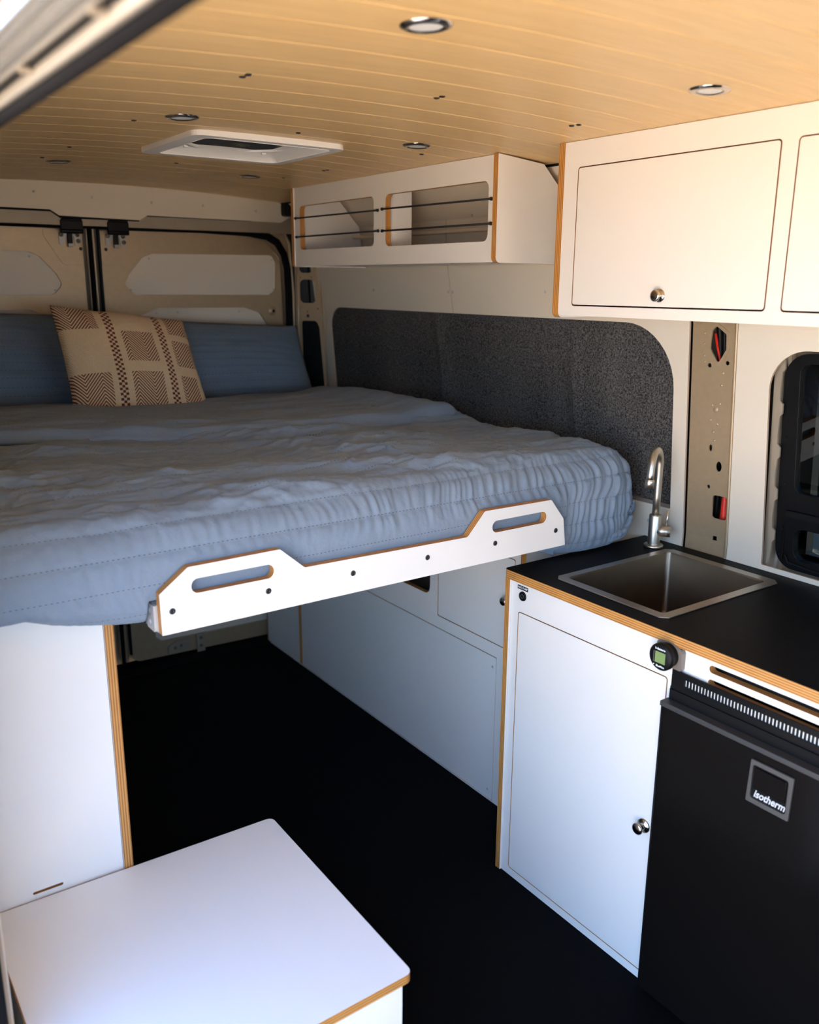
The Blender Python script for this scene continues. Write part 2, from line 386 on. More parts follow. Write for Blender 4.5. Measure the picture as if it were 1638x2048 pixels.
for k in range(-8, 33):
    y0 = 0.109*0+P0+k*PP+0.0007; y1 = y0+PP-0.0014
    if y0 > 3.42: continue
    y1 = min(y1, 3.43)
    xs = sorted(set([0.20+(XR-0.20)*i/22 for i in range(23)]+[VX0, VX1])); ys = [y0, y0+0.0014]+[q for q in (VY0, VY1) if y0+0.002 < q < y1-0.002]+[y1-0.0014, y1]
    mb = MB(); a = mb.mi(PLANK); V = {}
    def gv(i, j, t):
        if (i, j, t) not in V:
            dz = 0.0 if 0 < j < len(ys)-1 else 0.0014
            V[(i, j, t)] = mb.bm.verts.new((xs[i], ys[j], zc(xs[i])+(0.008 if t else dz)))
        return V[(i, j, t)]
    for i in range(len(xs)-1):
        for j in range(len(ys)-1):
            if xs[i] >= VX0-1e-6 and xs[i+1] <= VX1+1e-6 and ys[j] >= VY0-1e-6 and ys[j+1] <= VY1+1e-6: continue
            f = mb.bm.faces.new([gv(i, j, 0), gv(i+1, j, 0), gv(i+1, j+1, 0), gv(i, j+1, 0)]); f.material_index = a
    for j in (0, len(ys)-1):
        for i in range(len(xs)-1):
            if (i, j, 0) in V and (i+1, j, 0) in V:
                mb.bm.faces.new([gv(i, j, 0), gv(i+1, j, 0), gv(i+1, j, 1), gv(i, j, 1)]).material_index = a
    for f in mb.bm.faces: f.smooth = False
    mb.build('plank', ceiling, recalc=False)
for (x, y) in [(0.683,1.443),(0.684,1.424),(1.061,1.418),(1.06,1.4),(1.433,1.439),(1.436,1.421),(0.674,1.953),(1.046,1.926),(0.67,2.431),(0.663,2.678),(1.022,2.623),(1.034,2.4),(1.413,2.449),(1.416,2.431),(1.409,2.699),(1.435,1.979)]:
    child_screw('screw', (x, y, zc(x)+0.0005), (0, 0, -1), 0.0065, 0.003, SCREWB, ceiling)

# right wall: lean of the body side
def lean(z):
    pts = [(0, 0), (0.9, 0), (1.45, -0.045), (1.62, -0.075), (1.76, -0.083), (2.2, -0.083)]
    for (a, b), (c, d) in zip(pts, pts[1:]):
        if z <= c: return b+(d-b)*(z-a)/(c-a)
    return -0.083
def wl(co): return Vector((co.x+lean(co.z), co.y, co.z))
CUTS = (0.9, 1.2, 1.45, 1.62, 1.76)
mb = MB().plate(rect(1.20, 0, 3.40, 1.80), 0, 2.02, 2.05, PAINTD).plate(rect(1.20, 0, 3.40, 1.80), 0, 1.999, 2.001, DARKST, holes=[rect(1.30,.88,1.44,1.5)]); 
mb.plate(rect(-0.9, 0, 1.20, 1.80), 0, 2.02, 2.05, PAINTD, holes=[rect(0.28, 0.90, 1.14, 1.40)])
mb.plate(rect(1.20, 0, 1.215, 1.80), 0, 1.955, 2.02, PAINTD)
wall = struct(mb.warp(wl, CUTS).build('wall_right'))
A = rp([(1.443, 0), (2.4095, 0), (2.4095, 0.955), (1.487, 0.955), (1.487, 1.447), (2.4095, 1.447), (2.4095, 1.76), (1.443, 1.76)], [0, 0, 0, 0.004, 0.165, 0, 0, 0], 10)
MB().plate(A, 0, 1.93, 1.936, WALLW, WEDGE).warp(wl, CUTS).build('panel', wall)
B = rp([(2.4115, 0), (3.345, 0), (3.33, 1.07), (3.285, 1.76), (2.4115, 1.76), (2.4115, 1.447), (3.24, 1.447), (3.24, 0.955), (2.4115, 0.955)], [0, 0, 0, 0, 0, 0, 0.085, 0.0, 0], 10)
MB().plate(B, 0, 1.93, 1.936, WALLW, WEDGE).warp(wl, CUTS).build('panel', wall)
Cc = rp([(-0.9, 0), (1.302, 0), (1.302, 1.76), (-0.9, 1.76)], 0); 
hole = rp([(0.25, 0.872), (1.203, 0.872), (1.213, 1.404), (0.25, 1.404)], [0.08, 0.004, 0.095, 0.1], 10)
MB().plate(Cc, 0, 1.93, 1.936, WALLW, WEDGE, holes=[hole]).warp(wl, CUTS).build('panel', wall)
# felt insert with soft vertical creases
mb = MB(); a = mb.mi(FELT); NY, NZ = 120, 30
g = [[None]*(NZ+1) for _ in range(NY+1)]
for i in range(NY+1):
    for j in range(NZ+1):
        y = 1.47+(3.26-1.47)*i/NY; z = 0.94+(1.46-0.94)*j/NZ
        cr = 0.007*math.exp(-((y-2.52-0.02*math.sin(z*9))/0.02)**2)+0.010*math.exp(-((y-1.85+0.01*math.sin(z*8))/0.022)**2)*min(1, max(0, (1.42-z)/.1))
        g[i][j] = mb.bm.verts.new((1.944-cr, y, z))
for i in range(NY):
    for j in range(NZ): f = mb.bm.faces.new([g[i][j], g[i+1][j], g[i+1][j+1], g[i][j+1]]); f.smooth = True
mb.warp(wl).build('felt_panel', wall)
MB().box(1.9305, 1.49, 0.9445, 1.947, 3.24, 0.966, STRIPG).warp(wl, CUTS).build('sill_strip', wall)
# sloping cornice panel between wall and ceiling
mb = MB(); mb.extrude_y([(1.846, 1.745), (1.742, 1.846), (1.75, 1.855), (1.856, 1.752)], -0.9, 3.40, WALLW, smooth=False); mb.build('cornice_panel', wall)
MB().extrude_y([(1.735, 1.846), (1.80, 1.846), (1.80, 1.858), (1.735, 1.858)], -0.9, 3.40, BLACKM, smooth=False).build('cornice_gap_strip', wall)
for (y, z) in [(2.884, 1.518), (2.422, 1.517), (2.399, 1.517), (1.954, 1.524), (1.56, 0.905)]:
    child_screw('screw', (1.93+lean(z), y, z), (-1, 0, 0.08), 0.0055, 0.0025, SCREWW, wall)
# body pillar with pressed holes
hol = [rp([(1.385, 1.395), (1.380, 1.438), (1.368, 1.449), (1.339, 1.430), (1.338, 1.393), (1.360, 1.357)], [0.006]*6, 4),
       circ(1.385, 1.352, 0.0055), circ(1.333, 1.361, 0.0055),
       [(1.372+0.005*math.cos(t), 1.142+0.009*math.sin(t)) for t in [2*PI*i/12 for i in range(12)]],
       [(1.345+0.0085*math.cos(t), 1.097+0.0135*math.sin(t)) for t in [2*PI*i/14 for i in range(14)]],
       circ(1.373, 1.039, 0.0048), circ(1.311, 1.046, 0.0052), rrect(1.315, 0.958, 1.359, 1.020, 0.009, 4), rect(1.341, 0.897, 1.354, 0.909)]
MB().plate(rect(1.306, 0.80, 1.438, 1.76), 0, 1.938, 1.941, PAINT, holes=hol).warp(wl, CUTS).build('pillar', wall)
pil = wall.children[-1]
MB().tube([(1.933, 1.3075, 0.80), (1.933, 1.3075, 0.9), (1.933, 1.3075, 1.45), (1.933, 1.3075, 1.76)], 0.0045, PAINT, 8).warp(wl).build('flange', pil)
mb = MB(); mb.plate(rp([(1.392,1.385),(1.387,1.445),(1.366,1.457),(1.331,1.436),(1.330,1.388),(1.360,1.346)],[.008]*6,4), 0, 1.9365, 1.938, PAINT, holes=[rp([(1.385, 1.395), (1.380, 1.438), (1.368, 1.449), (1.339, 1.430), (1.338, 1.393), (1.360, 1.357)], [0.006]*6, 4)]).warp(wl); mb.build('hole_rim', pil, bevel=0.0006)
for (y, z, r) in [(1.345,1.335,.004),(1.348,1.305,.004),(1.350,1.258,.0035),(1.362,1.243,.0075),(1.372,1.252,.003),(1.375,1.215,.003),(1.355,1.205,.0035),(1.366,1.185,.0035),(1.362,1.163,.0035),(1.403,1.43,.0035),(1.403,1.405,.0035),(1.402,1.375,.0035),(1.400,1.36,.003)]:
    MB().lathe([(0, 0.0022), (r*.6, 0.0018), (r, 0)], (1.938+lean(z), y, z), (-1, 0, 0), PAINT, 12).build('rivet', pil)
MB().tube([(1.975, 1.380, 0.82), (1.972, 1.374, 1.0), (1.955, 1.376, 1.2), (1.925, 1.378, 1.42), (1.90, 1.376, 1.5)], 0.008, BLACKP, 10).tube([(1.972, 1.352, 0.82), (1.970, 1.350, 1.0), (1.96, 1.36, 1.2), (1.925, 1.366, 1.42), (1.91, 1.360, 1.5)], 0.005, BLACKP, 8).build('black_cable', wall)
MB().tube([(1.965, 1.345, 0.82), (1.962, 1.343, 0.95), (1.962, 1.345, 1.05), (1.935, 1.372, 1.34), (1.915, 1.386, 1.43)], [0.010, 0.010, 0.007, 0.006, 0.003], REDC, 10).build('red_cable', wall)

# window in the right wall
win = struct(MB().plate(rp([(0.27, 0.868), (1.19, 0.868), (1.196, 1.395), (0.27, 1.395)], [0.05, 0.05, 0.06, 0.06], 8), 0, 1.965, 1.99, BLACKP, holes=[rp([(0.32, 1.062), (1.150, 1.062), (1.156, 1.372), (0.32, 1.372)], 0.025, 5), rp([(0.32, 0.894), (1.140, 0.894), (1.145, 0.975), (0.32, 0.975)], 0.025, 5)]).warp(wl, CUTS).build('window_1', bevel=0.003))
MB().plate(rect(0.30, 1.05, 1.17, 1.385), 0, 1.975, 1.979, GLASS).warp(wl, CUTS).build('pane', win)
MB().plate(rect(0.30, 0.885, 1.16, 0.985), 0, 1.978, 1.982, GLASS).warp(wl, CUTS).build('pane', win)
MB().box(1.955, 0.30, 1.000, 1.968, 1.165, 1.018, BLACKM).warp(wl).build('mullion', win, bevel=0.003)
MB().tube([(1.962, 1.170, 0.89), (1.962, 1.172, 1.12), (1.940, 1.178, 1.38)], 0.004, BLACKM, 8).build('frame_bead', win)
MB().tube([(1.962, 0.4, 0.880), (1.962, 1.09, 0.880), (1.961, 1.15, 0.885), (1.958, 1.160, 0.905)], 0.0035, BLACKM, 8).build('frame_bead', win)
edge = [(1.203, 0.872)]; z = 0.885
while z < 1.38:
    edge += [(1.196, z), (1.193, z+0.045), (1.187, z+0.052), (1.187, z+0.075), (1.195, z+0.083)]; z += 0.105
edge += [(1.196, 1.385), (1.214, 1.385)]
MB().plate(edge, 0, 1.952, 1.957, PAINTD, holes=[]).warp(wl, CUTS).build('window_flange', wall)  # darker paint stands in for the shade on this flange
for s_ in ((1.181, 1.195), (1.178, 1.08), (1.176, 0.965), (1.18, 0.90)):
    child_screw('screw', (1.965+lean(s_[1]), s_[0], s_[1]), (-1, 0, 0), 0.004, 0.002, BLACKM, win)
mtx = Matrix(((0, 0, 1, 1.949), (-1, 0, 0, 1.135), (0, 1, 0, 1.083), (0, 0, 0, 1)))

struct(MB().plate(rect(0.08, 0.0, 1.98, 1.93), 1, -0.93, -0.90, PAINTD, holes=[rect(0.3, 1.0, 1.75, 1.5)]).build('wall_front_blocker'))  # unseen bulkhead added to cut cab light; opening sized for falloff to the rear
# left wall (unseen length blocks light, door opening beside the camera), jamb, header
wleft = struct(MB().box(0.08, 1.26, 0, 0.115, 3.46, 1.86, WALLW).box(0.08, -0.9, 1.72, 0.11, 1.30, 1.86, PAINTD).box(0.08, -0.9, 0, 0.115, -0.35, 1.86, WALLW).build('wall_left'))
MB().plate(rp([(0.115, 1.262), (0.148, 1.262), (0.158, 1.31), (0.159, 1.50), (0.115, 1.50)], [0, .012, .01, 0, 0]), 2, 0.0, 1.84, WALLW).build('jamb_lining', wleft)
MB().tube([(0.127, 1.215, 0.0), (0.127, 1.215, 1.66), (0.135, 1.20, 1.70)], 0.012, RUBBER, 12).box(0.098, 1.20, 0.0, 0.122, 1.262, 1.72, PAINTD).build('jamb_seal', wleft)
MB().plate([(0.128, 1.23), (0.146, 1.255), (0.149, 1.262), (0.12, 1.262)], 2, 0.0, 1.72, PAINT).build('jamb_flange', wleft)
HP0 = mat('lip_paint', (0.40, 0.36, 0.30), 0.35, 0.3)
hd = struct(MB().box(0.12, -0.35, 1.73, 0.235, 1.30, 1.845, PAINTD).build('trim_1'))
n_ = 16
MB().tube([(0.220, -0.35, 1.711), (0.220, 1.1, 1.711), (0.220, 1.22, 1.70)], 0.0085, RUBBER, 12).build('rubber_seal', hd)
MB().extrude_y([(0.2105, 1.709), (0.2035, 1.709), (0.2035, 1.735), (0.2105, 1.735)], -0.35, 1.22, HP0).build('metal_lip', hd)
MB().extrude_y([(0.2035, 1.717), (0.189, 1.717), (0.189, 1.735), (0.2035, 1.735)], -0.35, 1.22, BLACKM, smooth=False).build('dark_groove', hd)
HP = mat('header_paint', (0.42, 0.41, 0.39), 0.2, 0.4, coat=0.8)
MB().extrude_y([(0.1800+0.010*math.cos(t), 1.7155+0.006*math.sin(t)) for t in [PI+PI*i/10 for i in range(11)]]+[(0.190, 1.735), (0.170, 1.735)], -0.35, 1.22, HP).build('roof_rail', hd)
MB().extrude_y([(0.170, 1.716), (0.163, 1.715), (0.161, 1.711), (0.158, 1.711), (0.156, 1.716), (0.153, 1.711), (0.150, 1.711), (0.147, 1.717), (0.147, 1.735), (0.170, 1.735)], -0.35, 1.22, HP, smooth=False).build('drip_channel', hd)
MB().extrude_y([(0.147, 1.719), (-0.06, 1.719), (-0.06, 1.735), (0.147, 1.735)], -0.35, 1.22, mat('outer_paint_dimmed', (0.17, 0.14, 0.105), 0.3, 0.3), smooth=False).build('outer_rail', hd)  # paint darkened to offset strong ground bounce on this outer strip
for yy in (0.62, 0.82): MB().box(0.192, yy, 1.713, 0.2035, yy+0.010, 1.718, PAINTD).build('clip', hd, bevel=0.002)

# ------------------------------------------------------------------ rear wall and its two doors
YD = 3.40
rear = struct(MB().plate(rect(0.08, -0.03, 2.0, 1.93), 1, 3.47, 3.50, PAINTD).build('wall_back'))
hp = rp([(0.12, 1.787), (0.838, 1.784), (0.868, 1.765), (1.152, 1.761), (1.180, 1.779), (1.728, 1.776), (1.775, 1.800), (1.715, 1.862), (1.4, 1.886), (1.03, 1.893), (0.6, 1.88), (0.12, 1.85)], 0.004, 3)
MB().plate(hp, 1, 3.345, 3.357, WALLW).build('header_panel', rear)
for (x, z) in [(0.79, 1.84), (0.985, 1.832), (1.20, 1.825), (1.40, 1.825), (1.62, 1.815), (0.5, 1.84)]:
    child_screw('screw', (x, 3.345, z), (0, -1, 0), 0.005, 0.002, SCREWW, rear)
MB().plate(rect(0.12, 1.735, 1.80, 1.80), 1, 3.362, 3.375, PAINTD).build('header_beam', rear)
for x0, x1, dz in ((0.2, 0.845, 0.022), (1.185, 1.60, 0.020)):
    MB().box(x0, 3.348, 1.758+dz-0.002, x1, 3.362, 1.772+dz-0.002, BLACKM).build('slot_trim', rear)
MB().plate([(0.845, 1.777), (0.845, 1.79), (0.874, 1.768), (1.15, 1.764), (1.15, 1.757), (0.874, 1.758)], 1, 3.346, 3.362, BLACKM).build('slot_trim', rear)
MB().box(1.730, 3.30, 1.80, 1.80, 3.36, 1.85, BLACKP).build('corner_strut', rear, bevel=0.01)
MB().plate(rp([(1.795,0.0),(1.795,1.5),(1.785,1.70),(1.70,1.775),(0.12,1.79),(0.12,1.742),(1.66,1.722),(1.752,1.64),(1.762,1.48),(1.757,0)],[0,.02,.08,.05,0,0,.03,.05,0,0],6),1,3.385,3.41,PAINT).build('door_frame', rear)
def rear_door(name, x0, x1, mirror):
    """sheet metal door with recessed white infill panels; x0/x1 outer/inner in the way of the right door"""
    def X(p): return [(2*0.985-a, b) for a, b in p] if mirror else p
    w2 = rp([(1.097,1.531),(1.117,1.571),(1.171,1.631),(1.21,1.6455),(1.715,1.651),(1.7295,1.622),(1.7255,1.512),(1.696,1.4925),(1.133,1.494)], [.02,.05,.04,.03,.022,.02,.02,.02,.03], 4)
    lo = rp([(1.05,0.98),(1.05,1.30),(1.146,1.416),(1.222,1.4455),(1.582,1.443),(1.648,1.422),(1.69,1.36),(1.69,0.98)], [.03]*8, 4)
    bt = rp([(1.119,0.60),(1.119,0.107),(1.146,0.083),(1.68,0.070),(1.68,0.60)], [.03,.0,.02,.02,.03], 4)
    out = rp([(1.014,0.02),(1.745,0.0),(1.752,1.50),(1.745,1.63),(1.685,1.706),(1.55,1.727),(1.135,1.725),(1.016,1.72)], [.04,.02,.1,.06,.04,.05,.02,.01], 5)
    d = struct(MB().plate(X(out), 1, YD, YD+0.022, PAINT, holes=[X(w2), X(lo), X(bt)]).build(name, bevel=0.004, seg=3))
    def grow(poly, k):
        c = Vector((sum(p[0] for p in poly)/len(poly), sum(p[1] for p in poly)/len(poly)))
        return [(p[0]+(k if p[0] > c.x else -k), p[1]+(k if p[1] > c.y else -k)) for p in poly]
    for p in (w2, lo, bt):
        MB().plate(X(rp([(min(a for a, b in p)-.02, min(b for a, b in p)-.02), (max(a for a, b in p)+.02, min(b for a, b in p)-.02), (max(a for a, b in p)+.02, max(b for a, b in p)+.02), (min(a for a, b in p)-.02, max(b for a, b in p)+.02)], 0)), 1, YD+0.011, YD+0.018, WALLW).build('infill_panel', d)
    for (x, z) in [(1.20,1.628),(1.715,1.632),(1.72,1.515),(1.122,1.512),(1.30,1.428),(1.56,1.428),(1.215,1.425)]:
        child_screw('screw', ((2*0.985-x) if mirror else x, YD+0.011, z), (0, -1, 0), 0.004, 0.002, SCREWW, d)
    # reinforced hinge corner
    pl = rp([(1.018,1.60),(1.09,1.60),(1.15,1.70),(1.15,1.722),(1.018,1.722)], [.0,.02,.02,0,0], 4)
    MB().plate(X(pl), 1, YD-0.003, YD, PAINT).build('hinge_corner', d, bevel=0.0015)
    return d
dr = rear_door('door_1', 0, 0, False); dl = rear_door('door_2', 0, 0, True)
MB().lathe([(0, .010), (.006, .010), (.007, .006), (.012, .006), (.018, .0)], (1.705, YD, 1.428), (0, -1, 0), PAINT, 20).build('bump_stop', dr)
MB().lathe([(0, .011), (.006, .011)], (1.705, YD, 1.428), (0, -1, 0), BLACKM, 16).build('bump_stop_centre', dr)
# black door seals
sl = [(1.772, YD-0.020, 0.02), (1.772, YD-0.020, 1.50), (1.768, YD-0.020, 1.60), (1.755, YD-0.020, 1.655), (1.725, YD-0.020, 1.700), (1.68, YD-0.020, 1.724), (1.60, YD-0.020, 1.736), (1.40, YD-0.020, 1.742), (0.9, YD-0.020, 1.742), (0.15, YD-0.020, 1.742)]
def ribbon(path, w_, d_, m, nm, par):
    """flat strip in the XZ plane following a path"""
    mb = MB(); a = mb.mi(m); P = [Vector(p) for p in path]; L = []
    for i, p in enumerate(P):
        t = (P[min(i+1, len(P)-1)]-P[max(i-1, 0)]).normalized(); n = Vector((t.z, 0, -t.x))*w_/2
        L.append([mb.bm.verts.new(p+n), mb.bm.verts.new(p+Vector((0, -d_, 0))+n*0.6), mb.bm.verts.new(p+Vector((0, -d_, 0))-n*0.6), mb.bm.verts.new(p-n)])
    for A_, B_ in zip(L, L[1:]):
        for k in range(3): f = mb.bm.faces.new([A_[k], A_[k+1], B_[k+1], B_[k]]); f.smooth = True
    return mb.build(nm, par)
ribbon(sl, 0.032, 0.014, RUBBER, 'door_seal', rear)
ribbon([(1.792, YD-0.01, 0.0), (1.797, YD-0.01, 1.5), (1.783, YD-0.01, 1.70), (1.75, YD-0.01, 1.76)], 0.012, 0.010, PAINT, 'seal_flange', rear)
ribbon([(0.979, YD-0.002, 0.03), (0.980, YD-0.002, 1.728)], 0.017, 0.014, RUBBER, 'centre_seal', rear)
ribbon([(1.011, YD-0.002, 0.06), (1.010, YD-0.002, 1.728)], 0.012, 0.012, BLACKP, 'centre_seal', rear)
ribbon([(0.9945, YD+0.004, 0.03), (0.9945, YD+0.004, 1.728)], 0.012, 0.006, PAINT, 'centre_flange', rear)
ribbon([(0.969, YD+0.002, 0.03), (0.969, YD+0.002, 1.728)], 0.005, 0.008, PAINT, 'centre_flange', rear)
LPL = mat('latch_zinc', (0.34, 0.34, 0.32), 0.4, 0.4)
for (xa, xb, d) in ((0.872, 0.948, dl), (1.036, 1.112, dr)):
    mb = MB().box(xa, 3.352, 1.715, xb, 3.372, 1.752, BLACKP).box(xa+.004, 3.345, 1.748, xb-.004, 3.372, 1.757, BLACKP)
    mb.tube([(xa, 3.358, 1.715), (xb, 3.358, 1.715)], 0.009, BLACKP, 10); mb.build('door_latch', d, bevel=0.003)
    x = (xa+xb)/2
    MB().plate(rp([(xa, 1.672), (xa+.012, 1.668), (x-.01, 1.700), (x+.012, 1.700), (xb-.022, 1.668), (xb-.002, 1.672), (xb, 1.712), (xa, 1.712)], 0.003, 3), 1, 3.390, 3.394, LPL).build('latch_plate', d)
    MB().box(x-.012, 3.378, 1.672, x+.006, 3.390, 1.71, BLACKP).build('latch_tongue', d, bevel=0.003)
    MB().box(x-.012, 3.376, 1.662, x+.006, 3.392, 1.674, LPL).build('latch_tip', d, bevel=0.002)
    for (a, b) in ((xa+.008, 1.704), (xb-.012, 1.704), (xb-.010, 1.683)):
        MB().lathe([(0, .003), (.004, .003), (.004, .005), (.007, .005), (.008, 0)], (a, 3.390, b), (0, -1, 0), STEEL, 14).build('bolt', d)
    MB().lathe([(0, .0015), (.0055, .001), (.006, 0)], (xb-.002 if d is dl else xa, YD-0.003, 1.657), (0, -1, 0), DARKST, 14).build('hole_plug', d)
# lower latch hardware on right door
MB().plate(rp([(1.165,0.02),(1.165,0.055),(1.20,0.075),(1.265,0.072),(1.265,0.03)],.008,3),1,YD-0.012,YD-0.001,PAINTD).build('striker_plate', dr, bevel=0.003)
MB().box(1.292, YD-0.012, -0.0, 1.328, YD-0.002, 0.085, PAINTD).build('hinge_bracket', dr, bevel=0.003)
for (x, z) in [(1.195, .045), (1.222, .05)]: child_screw('bolt', (x, YD-0.012, z), (0, -1, 0), 0.007, 0.004, STEEL, dr)
for (x, z) in [(1.310, .065), (1.310, .03)]: child_screw('bolt', (x, YD-0.012, z), (0, -1, 0), 0.008, 0.004, STEEL, dr)
MB().box(0.2, 3.31, 0.0, 1.60, 3.385, 0.006, RUBBER).build('sill_strip', rear, bevel=0.003)

# rear right pillar: perforated metal face turned to the camera
P1 = Vector((1.802, 3.375, 0)); P2 = Vector((1.895, 3.275, 0)); L_ = (P2-P1).length; tx = (P2-P1)/L_; nm_ = Vector((-tx.y, tx.x, 0))
if nm_.y > 0: nm_ = -nm_
def onp(co):
    k = 1.0 - 0.30*max(0, min(1, (co.z-1.06)/0.6))      # narrows upwards with the body side
    p = P1 + tx*(co.x*k) + nm_*(0.4-co.y); return Vector((p.x, p.y, co.z))
def hrect(a0, b0, a1, b1, r): return rrect(a0, b0, a1, b1, r, 5)
mb = MB().plate(rect(0, 1.0, L_, 1.80), 1, 0.398, 0.402, PAINT, holes=[hrect(.026, 1.46, .112, 1.555, .022), hrect(.024, 1.582, .104, 1.70, .022), circ(.03, 1.575-.012, .0035), circ(.094, 1.565, .0035), circ(.02, 1.44, .004), circ(.118, 1.437, .004), circ(.062, 1.425, .004), rect(.056, 1.402, .070, 1.414), rp([(.03, 1.01), (.128, 1.01), (.120, 1.36), (.108, 1.388), (.03, 1.388)], [0, 0, .01, .02, .01])]).warp(onp, ())
dp = mb.build('rear_pillar', wall)
MB().plate(rp([(.026, 1.0), (.134, 1.0), (.124, 1.36), (.110, 1.392), (.026, 1.394)], [0, 0, .01, .02, .01]), 1, 0.404, 0.45, BLACKP).warp(onp).build('pillar_cover', wall)
MB().tube([onp(Vector((.012, .40, z))) for z in (1.0, 1.4, 1.8)], 0.006, PAINT, 8).build('flange', dp)
MB().tube([onp(Vector((.062, .45, 1.70))), onp(Vector((.095, .45, 1.45)))], 0.0045, WALLW, 8).tube([onp(Vector((.05, .46, 1.74))), onp(Vector((.055, .46, 1.42)))], 0.006, BLACKP, 8).build('cable', wall)
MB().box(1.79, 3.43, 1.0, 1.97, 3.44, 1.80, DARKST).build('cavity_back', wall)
MB().tube([(1.90, 3.29, 1.0), (1.885, 3.285, 1.39), (1.857, 3.28, 1.7)], 0.004, PAINT, 8).build('flange', dp)

# ------------------------------------------------------------------ rear low cabinet run (right, under the bed)
RX = 1.60
rc = thing('storage_cabinet', 'long white low cabinet under the right side of the bed with flush panels', 'cabinet', (1.75, 2.5, 0))
big = [(1.812, 0.02), (1.812, 0.478), (2.60, 0.478), (3.033, 0.478), (3.033, 0.02)]
MB().plate(rect(1.72, 0, 3.33, 0.83), 0, RX, RX+0.018, WHITE, PLYX, holes=[rect(1.808, 0.0+.004, 3.041, 0.480), rrect(1.742, 0.520, 2.098, 0.80, .004, 3), rp([(2.14, 0.577), (2.50, 0.577), (2.50, 0.76), (2.14, 0.76)], 0.028, 6)]).build('face_frame', rc)
MB().plate(rrect(1.8105, 0.004, 3.021, 0.4765, .003, 3), 0, RX+0.0015, RX+0.018, WHITE, PLYX).build('access_panel', rc)
MB().plate(rrect(1.7445, 0.5225, 2.0955, 0.7975, .006, 3), 0, RX+0.0005, RX+0.018, WHITE, PLYX).build('door', rc)
cdoor = rc.children[-1]
MB().lathe([(0, .022), (.011, .022), (.013, .018), (.007, .012), (.006, .004), (.012, .002), (.013, 0)], (RX, 1.768, 0.672), (-1, 0, 0), KNOB, 24).build('knob', cdoor)
MB().box(RX-0.004, 1.695, 0, 1.93, 1.713, 0.845, WHITE, PLYY, 1).build('side_panel', rc)
MB().box(RX+0.002, 3.332, 0, 1.93, 3.345, 0.83, WHITE, PLYY, 1).build('side_panel', rc)
MB().box(RX+0.02, 1.713, 0.812, 1.925, 3.33, 0.83, WHITE, PLYZ, 2).build('top_panel', rc)
MB().box(RX+0.16, 1.713, 0.0, RX+0.165, 3.33, 0.81, STRIPG).build('back_panel', rc)
for (y, z) in [(1.826, 0.444), (1.832, 0.033), (3.30, 0.075)]: child_screw('screw', (RX+(0.0015 if y < 3 else 0), y, z), (-1, 0, 0), 0.0045, 0.002, SCREWW, rc)
MB().box(RX+0.004, 3.020, 0.004, RX+0.010, 3.043, 0.476, PLYX).build('ply_slot_lining', rc)
MB().box(RX+.03, 2.15, .59, RX+.06, 2.168, .62, BLACKP).build('cable_grommet', rc)

# ------------------------------------------------------------------ kitchen base cabinet, worktop, sink, tap
KX = 1.415
kc = thing('kitchen_cabinet', 'white kitchen base cabinet with flush door, plywood edged side and round push switch', 'cabinet', (1.65, 1.1, 0))
slots = [rp([(0.30, 0.806), (0.967, 0.806), (0.967, 0.822), (0.30, 0.822)], 0.0075, 6), rp([(0.30, 0.777), (0.967, 0.777), (0.967, 0.7925), (0.30, 0.7925)], 0.0073, 6)]
face = [(1.5505, 0), (1.5505, 0.8355), (0.0, 0.8355), (0.0, 0.0), (0.52, 0), (0.52, 0.768), (1.0535, 0.768), (1.0535, 0)]
MB().plate(face, 0, KX, KX+0.018, WHITE, PLYX, holes=[rrect(1.0625, 0.022, 1.5245, 0.7575, .008, 4)]+slots).build('face_frame', kc)
MB().plate(rrect(1.0652, 0.0247, 1.5218, 0.7548, .006, 4), 0, KX, KX+0.018, WHITE, PLYX).build('door', kc)
kd = kc.children[-1]
MB().lathe([(0, .0265), (.010, .026), (.0135, .0235), (.0135, .0205), (.008, .016), (.0065, .008), (.0085, .004), (.0155, .0035), (.0165, 0)], (KX, 1.092, 0.390), (-1, 0, 0), KNOB, 28).build('knob', kd)
MB().box(KX-0.006, 1.5515, 0, 1.92, 1.5685, 0.8355, WHITE, PLYY, 1).build('side_panel', kc)
MB().box(KX+0.018, 1.056, 0, 1.92, 1.070, 0.8355, WHITE, PLYY, 1).build('divider', kc)
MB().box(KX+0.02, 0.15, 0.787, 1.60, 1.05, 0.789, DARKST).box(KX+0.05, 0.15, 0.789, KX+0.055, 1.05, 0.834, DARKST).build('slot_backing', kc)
MB().box(KX+0.30, 1.075, 0.0, KX+0.31, 1.55, 0.65, WHITE).build('back_panel', kc)
MB().lathe([(0, .0025), (.0085, .0025), (.0092, .004), (.0115, .0035), (.0122, 0)], (KX, 1.509, 0.801), (-1, 0, 0), BLACKP, 24).build('push_switch', kc)
sw = kc.children[-1]
MB().lathe([(.0040, .0030), (.0052, .0030), (.0052, .0026), (.0040, .0026)], (KX, 1.509, 0.801), (-1, 0, 0), GREYG, 20).box(KX-.0032, 1.5085, .8035, KX-.0026, 1.5095, .8075, GREYG).build('power_symbol', sw)
MB().box(KX-0.0008, 1.492, 0.8165, KX, 1.5285, 0.8265, BLACKM).build('label_strip', kc)
text_part('lettering', 'H2O PUMP', 0.0075, faceX(KX-0.001, 1.510, 0.8215), LETTW, kc.children[-1], extrude=0.0001, bold=0.0001, sx=0.95)

